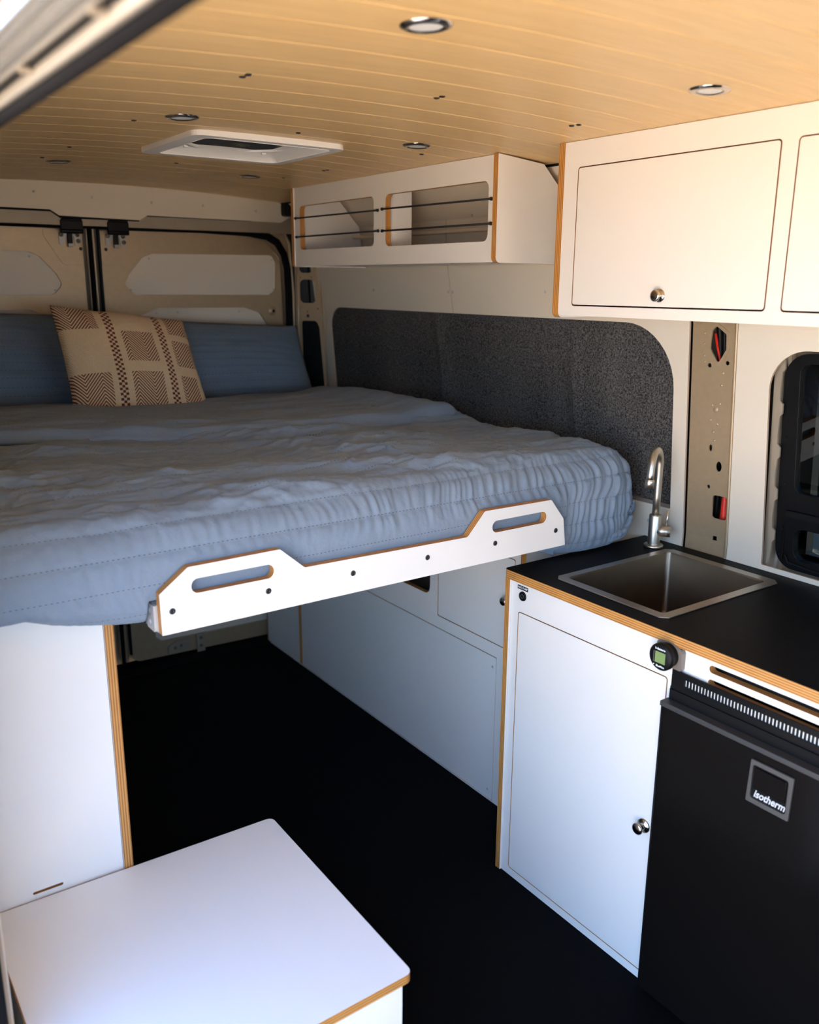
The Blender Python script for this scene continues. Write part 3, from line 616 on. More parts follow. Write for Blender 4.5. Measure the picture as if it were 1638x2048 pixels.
wt = MB().plate(rp([(KX-0.010, 0.0), (1.931, 0.0), (1.931, 1.5705), (KX-0.010, 1.5705)], [0, 0, 0, 0.012], 4), 2, 0.836, 0.859, BLACKTOP, PLYZ, holes=[rect(1.472, 1.128, 1.858, 1.430)]).build('worktop')
tag(wt, 'black laminate worktop with orange plywood edge over the kitchen cabinet', 'worktop')
sink = thing('sink', 'square stainless steel sink set in the black worktop', 'sink', (1.665, 1.28, 0.859))
MB().plate(rp([(1.453, 1.128), (1.468, 1.112), (1.862, 1.112), (1.880, 1.130), (1.880, 1.428), (1.865, 1.446), (1.470, 1.446), (1.453, 1.430)], 0), 2, 0.859, 0.8618, RIMST, holes=[rrect(1.478, 1.136, 1.852, 1.424, 0.012, 5)]).build('rim', sink, bevel=0.0008)
mb = MB(); a = mb.mi(STEEL); prev = None
for (off, z, r) in ((0, 0.8619, .012), (0.0015, 0.857, .012), (0.002, 0.70, .014), (0.006, 0.685, .016), (0.020, 0.677, .016), (0.06, 0.674, .02)):
    ring = [mb.bm.verts.new((x, y, z)) for x, y in rrect(1.478+off, 1.136+off, 1.852-off, 1.424-off, r, 5)]
    if prev:
        for i in range(len(ring)):
            f = mb.bm.faces.new([prev[i], prev[(i+1) % len(ring)], ring[(i+1) % len(ring)], ring[i]]); f.smooth = True
    prev = ring
mb.bm.faces.new(prev); mb.build('bowl', sink)
MB().lathe([(0, .001), (.018, .001), (.022, .004), (.042, .004), (.045, 0)], (1.665, 1.28, 0.674), (0, 0, 1), RIMST, 28).build('drain', sink)
tap = thing('faucet', 'tall brushed nickel gooseneck tap with side lever behind the sink', 'faucet', (1.862, 1.483, 0.859))
bx, by = 1.862, 1.483
MB().lathe([(0, 0.0), (.026, 0.0), (.026, .006), (.024, .008), (.0175, .009), (0, .009)], (bx, by, .859), (0, 0, 1), CHROME, 32).build('base_plate', tap)
MB().lathe([(.0165, .008), (.0165, .088), (.0155, .090), (.0115, .091), (0, .091)], (bx, by, .859), (0, 0, 1), CHROME, 32).build('body', tap)
an = math.radians(205); dx, dy = math.cos(an), math.sin(an); R_ = 0.042
path = [(bx, by, .94), (bx, by, 1.0), (bx, by, 1.05), (bx, by, 1.086)]+[(bx+dx*R_*(1-math.cos(t)), by+dy*R_*(1-math.cos(t)), 1.086+1.06*R_*math.sin(t)) for t in [PI*i/16 for i in range(1, 16)]]
path.append((bx+dx*(2*R_+.004), by+dy*(2*R_+.004), 1.075)); path.append((bx+dx*(2*R_+.006), by+dy*(2*R_+.006), 1.058))
MB().tube(path, 0.0098, CHROME, 16).build('spout', tap)
tp = path[-1]
MB().lathe([(.0108, .0), (.0122, .003), (.0122, .022), (.0100, .022), (0, .02)], (tp[0]-dx*.001, tp[1]-dy*.001, tp[2]+.004), (dx*.12, dy*.12, -1), CHROME, 24).build('aerator', tap)
hx, hy = bx+.030*math.cos(math.radians(-58)), by+.030*math.sin(math.radians(-58))
MB().tube([(bx, by, .905), (hx+.012*math.cos(math.radians(-58)), hy+.012*math.sin(math.radians(-58)), .905)], 0.0145, CHROME, 24).build('valve_housing', tap)
MB().tube([(hx, hy, .915), (hx+.001, hy-.001, .963)], 0.0032, CHROME, 10).build('lever', tap)

# battery monitor
mo = thing('battery_monitor', 'small round battery monitor with green display on the white cabinet face', 'monitor', (KX, 1.07, 0.787))
my, mz = 1.058, 0.8135
MB().plate(rp([(my+.030, mz-.026), (my+.030, mz+.020), (my+.024, mz+.026), (my+.010, mz+.0275), (my-.008, mz+.0275), (my-.030, mz+.020), (my-.034, mz+.012), (my-.034, mz-.026)], 0.004, 3), 0, KX-0.012, KX, BRONZE).build('mounting_box', mo, bevel=0.002)
MB().lathe([(0, .030), (.0255, .030), (.029, .027), (.029, .019), (.025, .016), (.0255, .011), (.0255, 0)], (KX-0.008, my, mz), (-1, 0, 0), BLACKP, 36).build('dial_housing', mo)
MB().box(KX-0.0388, my-.0135, mz-.0125, KX-0.0375, my+.0115, mz+.0115, LCD).build('display', mo)
MB().box(KX-0.0386, my+.0135, mz-.013, KX-0.0375, my+.0165, mz+.011, GREYG).build('button_strip', mo)
text_part('lettering', 'b-Batterie', 0.0062, faceX(KX-0.0384, my, mz+.0175), LETTW, mo, extrude=0.0001, bold=0.0002)
text_part('lettering', 'BlueMon', 0.0058, faceX(KX-0.0384, my-.002, mz-.0195), LETTW, mo, extrude=0.0001, bold=0.0002)
MB().lathe([(0, .0012), (.0014, .001), (.0015, 0)], (KX-0.0378, my+.014, mz-.0185), (-1, 0, 0), LETTW, 10).build('led', mo)

# ------------------------------------------------------------------ fridge
FX = 1.385
fr = thing('refrigerator', 'gloss black compact refrigerator built in beside the white kitchen door', 'refrigerator', (1.60, 0.79, 0))
MB().box(KX-0.012, 0.53, 0.0, 1.88, 1.047, 0.742, BLACKM).build('body', fr)
MB().box(KX-0.008, 0.525, 0.7135, KX+.01, 1.050, 0.747, BLACKM).build('hinge_ledge', fr, bevel=0.002)
mb = MB()
zb, zt, zs0, zs1 = 0.746, 0.785, 0.757, 0.7725
mb.box(KX-0.009, 0.525, zb, KX-0.005, 1.0465, zs0, BLACKP).box(KX-0.009, 0.525, zs1, KX-0.005, 1.0465, zt, BLACKP)
ys0 = 1.0145; mb.box(KX-0.009, ys0, zs0, KX-0.005, 1.0465, zs1, BLACKP)
y = ys0
while y > 0.56:
    mb.box(KX-0.009, y-0.0075, zs0, KX-0.005, y-0.0048, zs1, BLACKP); y -= 0.0075
mb.box(KX-0.009, 0.525, zs0, KX-0.005, y, zs1, BLACKP)
mb.build('vent_grille', fr)
MB().box(KX-0.0045, 0.55, 0.7500, KX-0.002, 1.02, 0.7835, GALV).build('condenser_plate', fr)
MB().box(FX, 0.528, 0.012, KX-0.012, 1.049, 0.7145, GLOSSB).build('door', fr, bevel=0.004, seg=3)
fd = fr.children[-1]
MB().box(FX-0.004, 0.526, 0.7085, KX-0.008, 1.052, 0.7195, CAPM).build('top_cap', fd, bevel=0.0015)
MB().tube([(FX+.002, 1.0495, 0.012), (FX+.002, 1.0495, 0.708)], 0.0025, BLACKM, 8).build('edge_trim', fd)
hy0, hy1, hz0, hz1 = 0.838, 0.748, 0.602, 0.690
MB().plate(rp([(hy0, hz0), (hy0-.003, hz1), (hy1, hz1), (hy1+.002, hz0)], 0.002, 2), 0, FX-0.005, FX, GREYG, holes=[rrect(hy1+.009, hz0+.010, hy0-.008, hz1-.009, .006, 4)]).build('latch_surround', fd, bevel=0.0012)
MB().plate(rrect(hy1+.009, hz0+.010, hy0-.008, hz1-.009, .006, 4), 0, FX-0.0012, FX+.0002, BLACKP).build('latch_recess', fd)
MB().plate(rect(hy1+.013, hz0+.031, hy0-.012, hz1-.014), 0, FX-0.0045, FX-.001, GLOSSB).build('latch_handle', fd, bevel=0.001)
text_part('lettering', 'isotherm', 0.0215, faceX(FX-0.0022, 0.5*(hy0+hy1)-.001, hz0+.0205), LETTER, fd, shear=0.28, extrude=0.0003, bold=0.0005, sx=0.82)

# ------------------------------------------------------------------ overhead cabinet (front) and open shelf (rear)
OX = 1.56
oc = thing('overhead_cabinet', 'white overhead cabinet with flush flap doors and plywood edged end above the sink', 'cabinet', (1.70, 0.8, 1.468))
top = zc(OX)-0.001
MB().plate(rect(0.0, 1.474, 1.579, top), 0, OX, OX+0.018, WHITE, PLYX, holes=[rp([(1.0235, 1.498), (1.5385, 1.496), (1.5385, 1.8065), (1.0235, 1.8085)], .008, 4), rp([(0.45, 1.498), (0.9915, 1.498), (0.9905, 1.8085), (0.45, 1.8085)], .008, 4)]).build('face_frame', oc)
MB().plate(rp([(1.0265, 1.5015), (1.5358, 1.4995), (1.5358, 1.8038), (1.0265, 1.8058)], .006, 4), 0, OX, OX+0.018, WHITE, PLYX).build('door', oc)
d1 = oc.children[-1]
MB().plate(rp([(0.453, 1.5015), (0.9888, 1.5015), (0.9878, 1.8058), (0.453, 1.8058)], .006, 4), 0, OX, OX+0.018, WHITE, PLYX).build('door', oc)
MB().lathe([(0, .017), (.009, .0175), (.0125, .0155), (.0125, .0125), (.0075, .009), (.0065, .004), (.0135, .003), (.0145, 0)], (OX, 1.279, 1.524), (-1, 0, 0), KNOB, 28).build('knob', d1)
MB().plate(rp([(OX-0.002, 1.468), (1.855, 1.468), (1.845, 1.745), (1.745, 1.842), (OX-0.002, zc(OX)-.001)], [.014, 0, 0, 0, 0], 5), 1, 1.580, 1.600, WHITE, PLYY).build('end_panel', oc)
MB().box(OX+0.018, 0.0, 1.476, 1.85, 1.58, 1.494, WHITE, PLYZ, 2).build('bottom_panel', oc)
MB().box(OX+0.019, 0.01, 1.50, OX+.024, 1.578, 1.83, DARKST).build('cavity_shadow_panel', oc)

SX = 1.555
sh = thing('open_overhead_shelf', 'white open-front overhead shelf with two cut-outs and black cords above the bed', 'shelf', (1.70, 2.37, 1.598))
h1 = rrect(2.393, 1.6555, 2.866, 1.8015, .016, 5); h2 = rrect(1.8485, 1.653, 2.3275, 1.8025, .018, 5)
MB().plate(rect(1.822, 1.600, 2.905, zc(SX)-.001), 0, SX, SX+0.018, WHITE, PLYX, holes=[h1, h2]).build('front_panel', sh)
ep = [(SX-0.010, 1.598), (1.852, 1.598), (1.836, 1.700), (1.775, 1.782), (1.702, 1.848), (SX-0.010, zc(SX)-.001)]
MB().plate(rp(ep, [.014, 0, 0, 0, 0, 0], 5), 1, 1.802, 1.820, WHITE, PLYY).build('end_panel', sh)
ep2 = [(SX-0.004, 1.598), (1.852, 1.598), (1.831, 1.681), (1.823, 1.743), (1.732, 1.838), (SX-0.004, zc(SX)-.001)]
MB().plate(rp(ep2, [.008, 0, 0, 0, 0, 0], 4), 1, 2.905, 2.923, WHITE, PLYY).build('end_panel', sh)
MB().plate([(SX+.018, 1.618), (1.664, 1.618), (1.664, 1.850), (SX+.018, zc(SX)-.002)], 1, 2.345, 2.363, WHITE, PLYY).build('partition', sh)
MB().box(SX+0.018, 1.820, 1.602, 1.850, 2.905, 1.618, WHITE, PLYZ, 2).build('bottom_panel', sh)
MB().box(1.80, 1.82, 1.618, 1.83, 2.905, 1.640, WALLW).build('rear_ledge', sh, bevel=.004)
MB().box(1.795, 1.82, 1.70, 1.832, 2.905, 1.712, WALLW).build('rear_ledge', sh, bevel=.004)
for (ya, za, yb, zb2) in ((2.893, 1.762, 2.367, 1.759), (2.889, 1.699, 2.364, 1.699), (2.342, 1.761, 1.834, 1.757), (2.342, 1.698, 1.834, 1.6965)):
    MB().tube([(SX-0.0045, ya, za), (SX-0.0045, yb, zb2)], 0.0028, BUNGEE, 10).lathe([(.0028, -.002), (.0045, 0), (.0045, .005), (.003, .006)], (SX-0.0055, yb, zb2), (1, 0, 0), BUNGEE, 12).lathe([(.0028, -.002), (.0045, 0), (.0045, .005), (.003, .006)], (SX-0.0055, ya, za), (1, 0, 0), BUNGEE, 12).build('elastic_cord', sh)
child_screw('screw', (1.828, 2.25, 1.75), (-1, 0, 0), .004, .002, SCREWW, sh); child_screw('screw', (1.828, 2.17, 1.735), (-1, 0, 0), .004, .002, SCREWW, sh)

# ------------------------------------------------------------------ downlights and vent
DL = [((0.752, 1.030), 'recessed round downlight nearest the open door, dark steel ring'), ((1.372, 1.050), 'recessed round downlight above the front overhead cabinet'),
      ((0.746, 1.868), 'recessed round downlight beside the front left of the roof vent'), ((1.352, 1.885), 'recessed round downlight right of the roof vent near the open shelf'),
      ((0.727, 2.760), 'recessed round downlight at the far rear left of the ceiling'), ((1.317, 2.760), 'recessed round downlight at the rear behind the roof vent')]
proto = None
for (x, y), lab in DL:
    x_, y_ = x, y; z = zc(x)
    if proto is None:
        t = thing('downlight', lab, 'ceiling light', (x, y, z), 'recessed ceiling downlights')
        MB().lathe([(.023, .0035), (.0245, .0045), (.030, .0042), (.0345, .0025), (.0355, -.0005)], (x, y, z), (0, 0, -1), KNOB, 36).build('bezel', t)
        MB().lathe([(0, .0025), (.018, .0030), (.0232, .0028), (.0236, .0)], (x, y, z), (0, 0, -1), LENS, 32).build('lens', t)
        proto = t
    else:
        t = proto.copy(); C.objects.link(t); t.location = (x, y, z); t['label'] = lab; t['_o'] = [x, y, z]
        for ch in proto.children:
            c = ch.copy(); C.objects.link(c); c.parent = t
    t.rotation_euler = (0, -math.atan(-0.11*(x-XC)), 0)
vt = thing('roof_vent', 'white square roof vent with domed insect screen in the timber ceiling', 'vent', (1.03, 2.19, 1.87))
ox0, ox1, oy0, oy1 = 0.829, 1.229, 2.008, 2.385
MB().plate(rrect(ox0, oy0, ox1, oy1, .03, 6), 2, 1.8655, 1.879, VENTW, holes=[rrect(VX0, VY0, VX1, VY1, .02, 6)]).build('trim_frame', vt, bevel=0.002)
mb = MB(); a = mb.mi(VENTW); N = 40; prev = None; cx, cy = (VX0+VX1)/2, (VY0+VY1)/2
base = rrect(VX0, VY0, VX1, VY1, .02, 9)
for (k, z) in ((-0.002, 1.8645), (0.004, 1.868), (0.85, 1.888), (1.0, 1.890)):
    ring = []
    for (x, y) in base:
        d = Vector((x-cx, y-cy)); q = d.normalized()*0.142; p = Vector((x-cx, y-cy))*(1-k)+q*k; ring.append(mb.bm.verts.new((cx+p.x, cy+p.y, z)))
    if prev:
        for i in range(len(ring)):
            f = mb.bm.faces.new([prev[i], prev[(i+1) % len(ring)], ring[(i+1) % len(ring)], ring[i]]); f.smooth = True
    prev = ring
mb.build('garnish_funnel', vt)
MB().lathe([(.150, 0), (.150, -.004), (.138, -.004), (.138, .004)], (cx, cy, 1.886), (0, 0, 1), VENTW, 48).build('screen_ring', vt)
MB().lathe([(.140, 0), (.10, .001), (0, .002)], (cx, cy, 1.888), (0, 0, 1), SCREEN, 48).build('insect_screen', vt)
for k in range(4):
    t = PI/4+k*PI/2; MB().box(cx+.155*math.cos(t)-.006, cy+.155*math.sin(t)-.004, 1.878, cx+.155*math.cos(t)+.006, cy+.155*math.sin(t)+.004, 1.884, VENTW).build('clip', vt, bevel=.001)
MB().box(0.84, 2.0, 1.93, 1.23, 2.39, 1.96, VENTW).build('outer_housing', vt)

# ------------------------------------------------------------------ bench box and closet at the left
bb = thing('storage_box', 'white box seat with laminate lid and layered plywood edge in the foreground', 'box', (0.46, 1.30, 0))
MB().plate(rp([(0.172, 1.02), (0.742, 1.027), (0.748, 1.574), (0.172, 1.588)], [.01, .014, .014, .01], 5), 2, 0.382, 0.400, WHITE, PLYZ).build('lid', bb, bevel=0.0008)
MB().box(0.185, 1.036, 0.0, 0.726, 1.054, 0.382, WHITE, PLYY, 1).build('side_panel', bb)
MB().box(0.185, 1.566, 0.0, 0.730, 1.583, 0.382, WHITE, PLYY, 1).build('side_panel', bb)
MB().box(0.710, 1.054, 0.0, 0.728, 1.566, 0.382, WHITE, PLYX).build('front_panel', bb)
MB().box(0.185, 1.054, 0.0, 0.20, 1.566, 0.382, WHITE, PLYX).build('side_panel', bb)
cl = thing('closet', 'tall white cabinet under the left end of the bed with layered plywood edge', 'cabinet', (0.30, 1.9, 0))
MB().plate(rect(0.162, 0, 0.4245, 1.0), 1, 1.592, 1.610, WHITE, PLYY, holes=[rp([(0.252, 0.409), (0.308, 0.409), (0.308, 0.4145), (0.252, 0.4145)], .0025, 4)]).build('front_panel', cl)
MB().box(0.4255, 1.588, 0, 0.4435, 2.30, 0.944, WHITE, PLYX, 0).build('side_panel', cl)
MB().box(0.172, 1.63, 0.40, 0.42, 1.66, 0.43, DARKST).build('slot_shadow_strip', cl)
MB().box(0.172, 1.61, 0.912, 0.425, 2.30, 0.93, WHITE).build('top_panel', cl)

# ------------------------------------------------------------------ bed
bed = thing('bed_platform', 'lift bed platform with white front board that has two handle slots', 'bed', (1.02, 2.4, 0.90))
BY = 1.50
bp_ = [(0.506, 0.913), (1.542, 0.914), (1.532, 0.984), (1.488, 1.0375), (1.277, 1.0395), (1.227, 0.9855), (0.806, 0.991), (0.752, 1.0385), (0.562, 1.0365), (0.505, 0.994)]
MB().plate(rp(bp_, [.002, .002, .003, .008, .008, .012, .012, .008, .008, .003], 4), 1, BY, BY+0.018, WHITE, PLYY, holes=[rp([(0.567, 0.983), (0.737, 0.983), (0.737, 1.0115), (0.567, 1.0115)], .0138, 8), rp([(1.301, 0.983), (1.473, 0.983), (1.473, 1.0115), (1.301, 1.0115)], .0138, 8)]).build('front_board', bed, bevel=0.0006)
fb = bed.children[-1]
for x in (0.528, 0.724, 0.920, 1.114, 1.311, 1.507):
    MB().lathe([(0, .0008), (.002, .0008), (.0024, .0022), (.0052, .0018), (.0062, 0)], (x, BY, 0.957), (0, -1, 0), SCREWB, 16).build('bolt', fb)
prof = [(0, 0), (.018, 0), (.018, .012), (.022, .012), (.022, 0), (.04, 0), (.04, .053), (.022, .053), (.022, .042), (.018, .042), (.018, .053), (0, .053)]
mb = MB(); mb.plate([(BY+.0185+a, .9145+b) for a, b in prof], 0, 0.504, 1.535, ALU); mb.build('front_rail', bed)
MB().plate(rp([(BY+.0185, .9155), (BY+.058, .9155), (BY+.058, .967), (BY+.0185, .967)], .003, 2), 0, 0.4985, 0.5035, ALU, holes=[circ(BY+.038, .930, .007), circ(BY+.038, .952, .007)]).build('rail_end_cap', bed)
MB().box(0.20, 1.62, 0.945, 1.86, 3.34, 0.963, WHITE, PLYZ, 2).build('bed_deck', bed)
for xb in (0.506, 1.49): MB().box(xb, 1.56, 0.93, xb+.039, 1.64, 0.944, ALU).build('rail_bracket', bed)
mt = tag(MB().box(0.19, 1.63, 0.963, 1.84, 3.34, 1.10, MATT).build('mattress', bevel=0.03, seg=4), 'thick mattress hidden under the blue quilt on the bed platform', 'mattress')

X0q, X1q, Y0q = 0.172, 1.745, 1.645      # straight part of the top; edges roll beyond it
TOP = 1.130
def sstep(a, b, x):
    t = max(0.0, min(1.0, (x-a)/(b-a))); return t*t*(3-2*t)
def roll(s, r, H, r2=0.045):
    """arc-length s past the edge -> (outward, drop); rolls over, hangs, tucks under"""
    if s <= 0: return s, 0.0
    L1 = r*PI/2
    if s < L1: t = s/r; return r*math.sin(t), r*(1-math.cos(t))
    s -= L1; h = max(0.0, H-r-r2)
    if s < h: return r, r+s
    s -= h; L2 = r2*PI/2
    if s < L2: t = s/r2; return r-r2*(1-math.cos(t)), r+h+r2*math.sin(t)
    return r-r2-(s-L2), r+h+r2
NU, NV = 600, 240
rF, rS = 0.115, 0.135
mb = MB(); a = mb.mi(QUILT); uvl = mb.bm.loops.layers.uv.new('UVMap'); G = []; UV = []
u_lo, u_hi = X0q-0.14, X1q+0.40; v_lo, v_hi = Y0q-0.36, 2.42
for i in range(NU+1):
    row = []
    u = u_lo+(u_hi-u_lo)*i/NU
    for j in range(NV+1):
        v = v_lo+(v_hi-v_lo)*j/NV
        # hem height differs along the front
        Hf = 0.205-0.052*sstep(.50,.22,u)+0.010*math.sin(u*22)*sstep(.5, .2, u)
        Hf += 0.095*sstep(1.42, 1.66, u)
        Hs = 0.20; Hf -= 0.11*sstep(X1q, X1q+0.20, u)
        su = u-X1q if u > X1q else (X0q-u if u < X0q else 0.0)
        sv = Y0q-v if v < Y0q else 0.0
        rr2 = 0.045+0.055*sstep(1.40, 1.62, u); ou, du = roll(su, rS if u > X1q else 0.035, Hs if u > X1q else 0.12, 0.09 if u > X1q else 0.02); ov, dv = roll(sv, rF, Hf, rr2)
        if su > 0 and sv > 0 and u > X1q:
            k = 1/max(rS, 1e-6); sx_, sy_ = min(1, ou/rS), min(1, ov/rF)
            ou2 = rS*sx_*math.sqrt(max(0, 1-sy_*sy_/2)) if ou > 0 else ou; ov2 = rF*sy_*math.sqrt(max(0, 1-sx_*sx_/2)) if ov > 0 else ov
            ou, ov = ou2, ov2
            drop = (du**3+dv**3)**(1/3); drop = min(drop, max(du, dv)*1.0+0.02)
            drop = min(drop, 0.285)
        else: drop = max(du, dv)
        x = X1q+ou if u > X1q else (X0q-ou if u < X0q else u)
        y = Y0q-ov if sv > 0 else v
        z = TOP-drop
        side = sstep(0.02, 0.12, max(sv, su)) if max(sv, su) > 0 else 0.0
        # puffed rows between stitch lines
        ph = (v/0.056) % 1.0; puff = abs(math.sin(PI*ph))**0.6
        amp = 0.0042-0.0005*side
        n1 = noise.noise(Vector((u*5.5, v*9.0, 0.3))); n2 = noise.noise(Vector((u*16, v*26, 4.1))); n3 = noise.noise(Vector((u*2.1, v*3.2, 9.0)))
        gath = noise.noise(Vector((u*78+3*n1, v*5.0, 2.2)))
        rg = 1-abs(noise.noise(Vector((u*13+n3, v*30+2*n1, 3.3)))); rg2 = 1-abs(noise.noise(Vector((u*26, v*60, 6.6))))
        top_w = (n1*0.010+n2*0.005+n3*0.016+0.011*(rg**4)*sstep(-.35,.35,n3+.25*n1)+0.0035*rg2**3)*(1-side)
        # long diagonal folds on the top
        top_w += (1-side)*0.008*math.sin((v*1.0+u*0.28)*38+3.0*n3+2*n1)*sstep(-.2, .6, n3+.3)
        gA = 0.0062*(0.25+0.78*sstep(0.75, 1.35, u))*puff**0.5
        disp_side = side*(gA*gath*1.7*sstep(.30, .17, drop)+puff*amp+0.012*n3+0.004*n1)
        # belly of the quilt above the board, and tuck behind it
        nx, ny_, nz_ = 0.0, 0.0, 1.0
        if sv > 0:
            t = min(PI/2, sv/rF); ny_, nz_ = -math.sin(t), math.cos(t)
        if su > 0:
            t = min(PI/2, su/rS); sgn = 1 if u > X1q else -1; nx = sgn*math.sin(t); nz_ = nz_*math.cos(t)
        nv = Vector((nx, ny_, nz_)); nv.normalize()
        d = top_w+puff*amp*(1-side)+disp_side
        p = Vector((x, y, z))+nv*d
        p.z += 0.018*sstep(1.15, 0.4, u)*(1-side)*sstep(1.6, 1.9, v)
        # keep behind the board
        if 0.49 < p.x < 1.57 and p.z < 1.055:
            k = sstep(1.065, 1.005, p.z); lim = BY+0.0225+0.002*n2
            p.y = p.y*(1-k)+lim*k
            if p.z < 0.974: p.y = lim+0.041*sstep(0.974, 0.971, p.z)
            p.y = max(p.y, BY+0.021)
        p.x = min(p.x, 1.906+lean(p.z)*1.0)
        if p.y < 1.582 and p.x > 1.39 and p.z < 0.875: p.z = max(p.z, 0.867)
        row.append(mb.bm.verts.new(p)); 
    G.append(row)
for i in range(NU):
    for j in range(NV):
        f = mb.bm.faces.new([G[i][j], G[i+1][j], G[i+1][j+1], G[i][j+1]]); f.smooth = True
        for lp, (p, q) in zip(f.loops, ((i, j), (i+1, j), (i+1, j+1), (i, j+1))): lp[uvl].uv = (u_lo+(u_hi-u_lo)*p/NU, v_lo+(v_hi-v_lo)*q/NV)
qt = tag(mb.build('quilt', recalc=False), 'rumpled slate blue stitched quilt spread over the bed', 'quilt')
sm = qt.modifiers.new('thick', 'SOLIDIFY'); sm.thickness = 0.006; sm.offset = -1
# turned-back band of the quilt
mb = MB(); a = mb.mi(QUILT); uvl = mb.bm.loops.layers.uv.new('UVMap'); NU2, NV2 = 220, 70; G = []
for i in range(NU2+1):
    u = X0q-0.10+(X1q+0.085-X0q+0.10)*i/NU2; row = []
    yf = 2.33-0.12*sstep(0.3, 1.3, u)+0.03*math.sin(u*4)-0.02*sstep(1.5, 1.8, u)
    for j in range(NV2+1):
        t = j/NV2; v = yf+t*(3.0-yf)
        n1 = noise.noise(Vector((u*4, v*14, 7.0))); n2 = noise.noise(Vector((u*9, v*40, 1.0)))
        z = TOP+0.026+0.010*n1+0.004*n2+0.005*abs(math.sin(PI*v/0.045))
        z -= 0.030*(1-sstep(0.0, 0.05, t))
        z += 0.022*sstep(1.15, 0.5, u)
        z -= 0.07*sstep(X1q-0.02, X1q+0.085, u)**2 + 0.04*sstep(X0q+.02, X0q-.10, u)
        z += 0.016*math.exp(-((u-1.68)/.09)**2)
        z -= 0.02*sstep(2.75, 2.95, v)
        row.append(mb.bm.verts.new((u, v, z)))
    G.append(row)
for i in range(NU2):
    for j in range(NV2):
        f = mb.bm.faces.new([G[i][j], G[i+1][j], G[i+1][j+1], G[i][j+1]]); f.smooth = True
        for lp, (p, q) in zip(f.loops, ((i, j), (i+1, j), (i+1, j+1), (i, j+1))): lp[uvl].uv = (p*0.0075, q*0.0105+0.014)
fold = mb.build('turned_back_band', qt, recalc=False)
sm = fold.modifiers.new('thick', 'SOLIDIFY'); sm.thickness = 0.012; sm.offset = -1

def pillow(name, c, T, m, flange=0.0, N=48, pinch=0.06, seed=0.0, wr=0.006, parent=None, puffrows=0.0):
    """c = corners BL, BR, TR, TL as seen from the camera side"""
    c = [Vector(q) for q in c]; n = (c[1]-c[0]).cross(c[3]-c[0]).normalized()
    mb = MB(); mb.mi(m); uvl = mb.bm.loops.layers.uv.new('UVMap')
    sides = []
    for sgn in (1, -1):
        G = []
        for i in range(N+1):
            row = []
            for j in range(N+1):
                a, b = 2*i/N-1, 2*j/N-1
                e_ = 1.0-flange
                aa, bb_ = max(-1, min(1, a/e_)), max(-1, min(1, b/e_))
                th = T*((1-aa**2)**0.5)**0.85*((1-bb_**2)**0.5)**0.85 if abs(a) < e_ and abs(b) < e_ else 0.0
                pa = a*(1-pinch*(1-b*b)); pb = b*(1-pinch*(1-a*a))
                s_, t_ = (pa+1)/2, (pb+1)/2
                P = (c[0]*(1-s_)+c[1]*s_)*(1-t_)+(c[3]*(1-s_)+c[2]*s_)*t_
                q = noise.noise(Vector((s_*3+seed, t_*3, 1)))*wr*2.2+noise.noise(Vector((s_*9+seed, t_*11, 5)))*wr
                if puffrows: q += 0.0028*abs(math.sin(PI*t_*puffrows))
                k = min(1, th/(T*0.3)+0.1)
                edge_w = noise.noise(Vector((s_*5+seed, t_*5, 8)))*0.004
                row.append(mb.bm.verts.new(P+n*(sgn*(th+0.0015)+q*k*(1 if sgn > 0 else 0.3)+edge_w)) if not (sgn < 0 and (i in (0, N) or j in (0, N))) else sides[0][i][j])
            G.append(row)
        sides.append(G)
        for i in range(N):
            for j in range(N):
                vs = [G[i][j], G[i+1][j], G[i+1][j+1], G[i][j+1]]; ix = [(i, j), (i+1, j), (i+1, j+1), (i, j+1)]
                if sgn < 0: vs.reverse(); ix.reverse()
                f = mb.bm.faces.new(vs); f.smooth = True
                W = (c[1]-c[0]).length if m is not CUSH else 1; Hh = (c[3]-c[0]).length if m is not CUSH else 1
                for lp, (p, q) in zip(f.loops, ix): lp[uvl].uv = (p/N*W, q/N*Hh)
    return mb.build(name, parent)
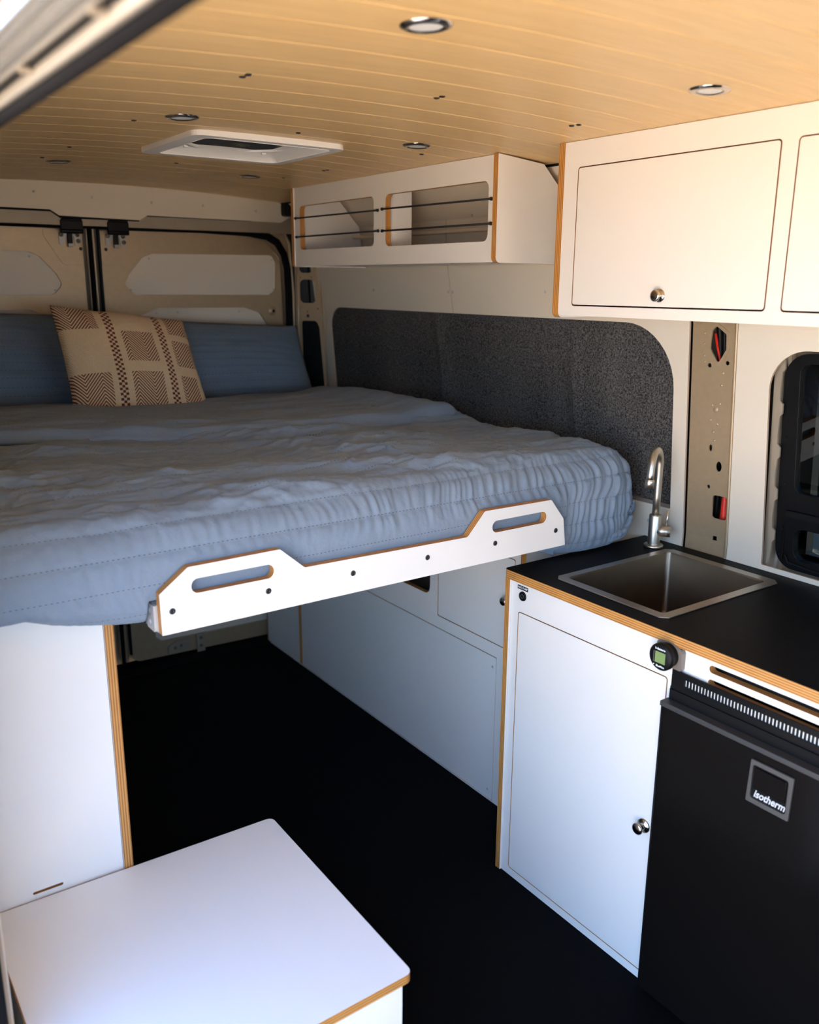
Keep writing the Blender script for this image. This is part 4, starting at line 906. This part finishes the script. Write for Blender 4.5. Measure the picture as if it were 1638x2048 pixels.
# camera looks along +Y, so corners run left to right with rising x; the face normal must point to -Y
tag(pillow('pillow', [(0.16, 3.10, 1.10), (0.96, 3.10, 1.10), (0.93, 3.30, 1.425), (0.18, 3.30, 1.462)], 0.075, SHAM, flange=0.06, seed=2, pinch=0.02, puffrows=14), 'slate blue stitched pillow at the left, behind the patterned cushion', 'pillow', 'blue pillows against the rear doors')
tag(pillow('pillow', [(1.02, 3.09, 1.112), (1.725, 3.09, 1.108), (1.735, 3.25, 1.372), (1.03, 3.25, 1.415)], 0.070, SHAM, flange=0.06, seed=6, pinch=0.02, puffrows=13), 'slate blue stitched pillow at the right, beside the grey felt wall', 'pillow', 'blue pillows against the rear doors')
tag(pillow('cushion', [(0.722, 2.81, 1.125), (1.165, 2.80, 1.115), (1.150, 2.98, 1.415), (0.716, 2.97, 1.470)], 0.075, CUSH, seed=9, pinch=0.035, wr=0.004, N=56), 'cream woven cushion with brown herringbone and chequered bands', 'cushion')

# ------------------------------------------------------------------ trees outside the right-hand window
for k, (x, y, h, r) in enumerate([(6.0, 0.2, 3.6, 1.3), (6.0, 3.6, 3.8, 1.35), (8.0, 7.2, 4.4, 1.6), (6.0, -3.4, 3.6, 1.4), (11.0, 11.8, 5.0, 2.0)]):
    t = thing('tree', ['dark leafy tree seen through the side window, nearest trunk', 'dark leafy tree seen through the upper side window pane', 'leafy tree farther back beyond the side window', 'leafy tree at the far edge of the side window view', 'tall leafy tree farthest from the side window'][k], 'tree', (x, y, -0.6), 'trees outside the side window')
    MB().tube([(x, y, -0.6), (x+.1, y+.05, 0.6), (x, y, h*0.5)], [0.16, 0.12, 0.07], BARK, 10).build('trunk', t)
    mb = MB(); mb.mi(LEAF); rnd = random.Random(k)
    for q in range(2600):
        d = Vector((rnd.gauss(0, 1), rnd.gauss(0, 1), rnd.gauss(0, 1))).normalized()*r*(rnd.random()**0.4); d.z *= 1.25
        p = Vector((x, y, h*0.42))+d; a_ = Vector((rnd.uniform(-1, 1), rnd.uniform(-1, 1), rnd.uniform(-1, 1))).normalized()*0.16; b_ = a_.orthogonal().normalized()*0.07
        mb.bm.faces.new([mb.bm.verts.new(p-a_), mb.bm.verts.new(p+b_), mb.bm.verts.new(p+a_), mb.bm.verts.new(p-b_)])
    o = mb.build('foliage', t, recalc=False); o['kind'] = 'stuff'

for o in bpy.data.objects:
    if '_o' in o: del o['_o']
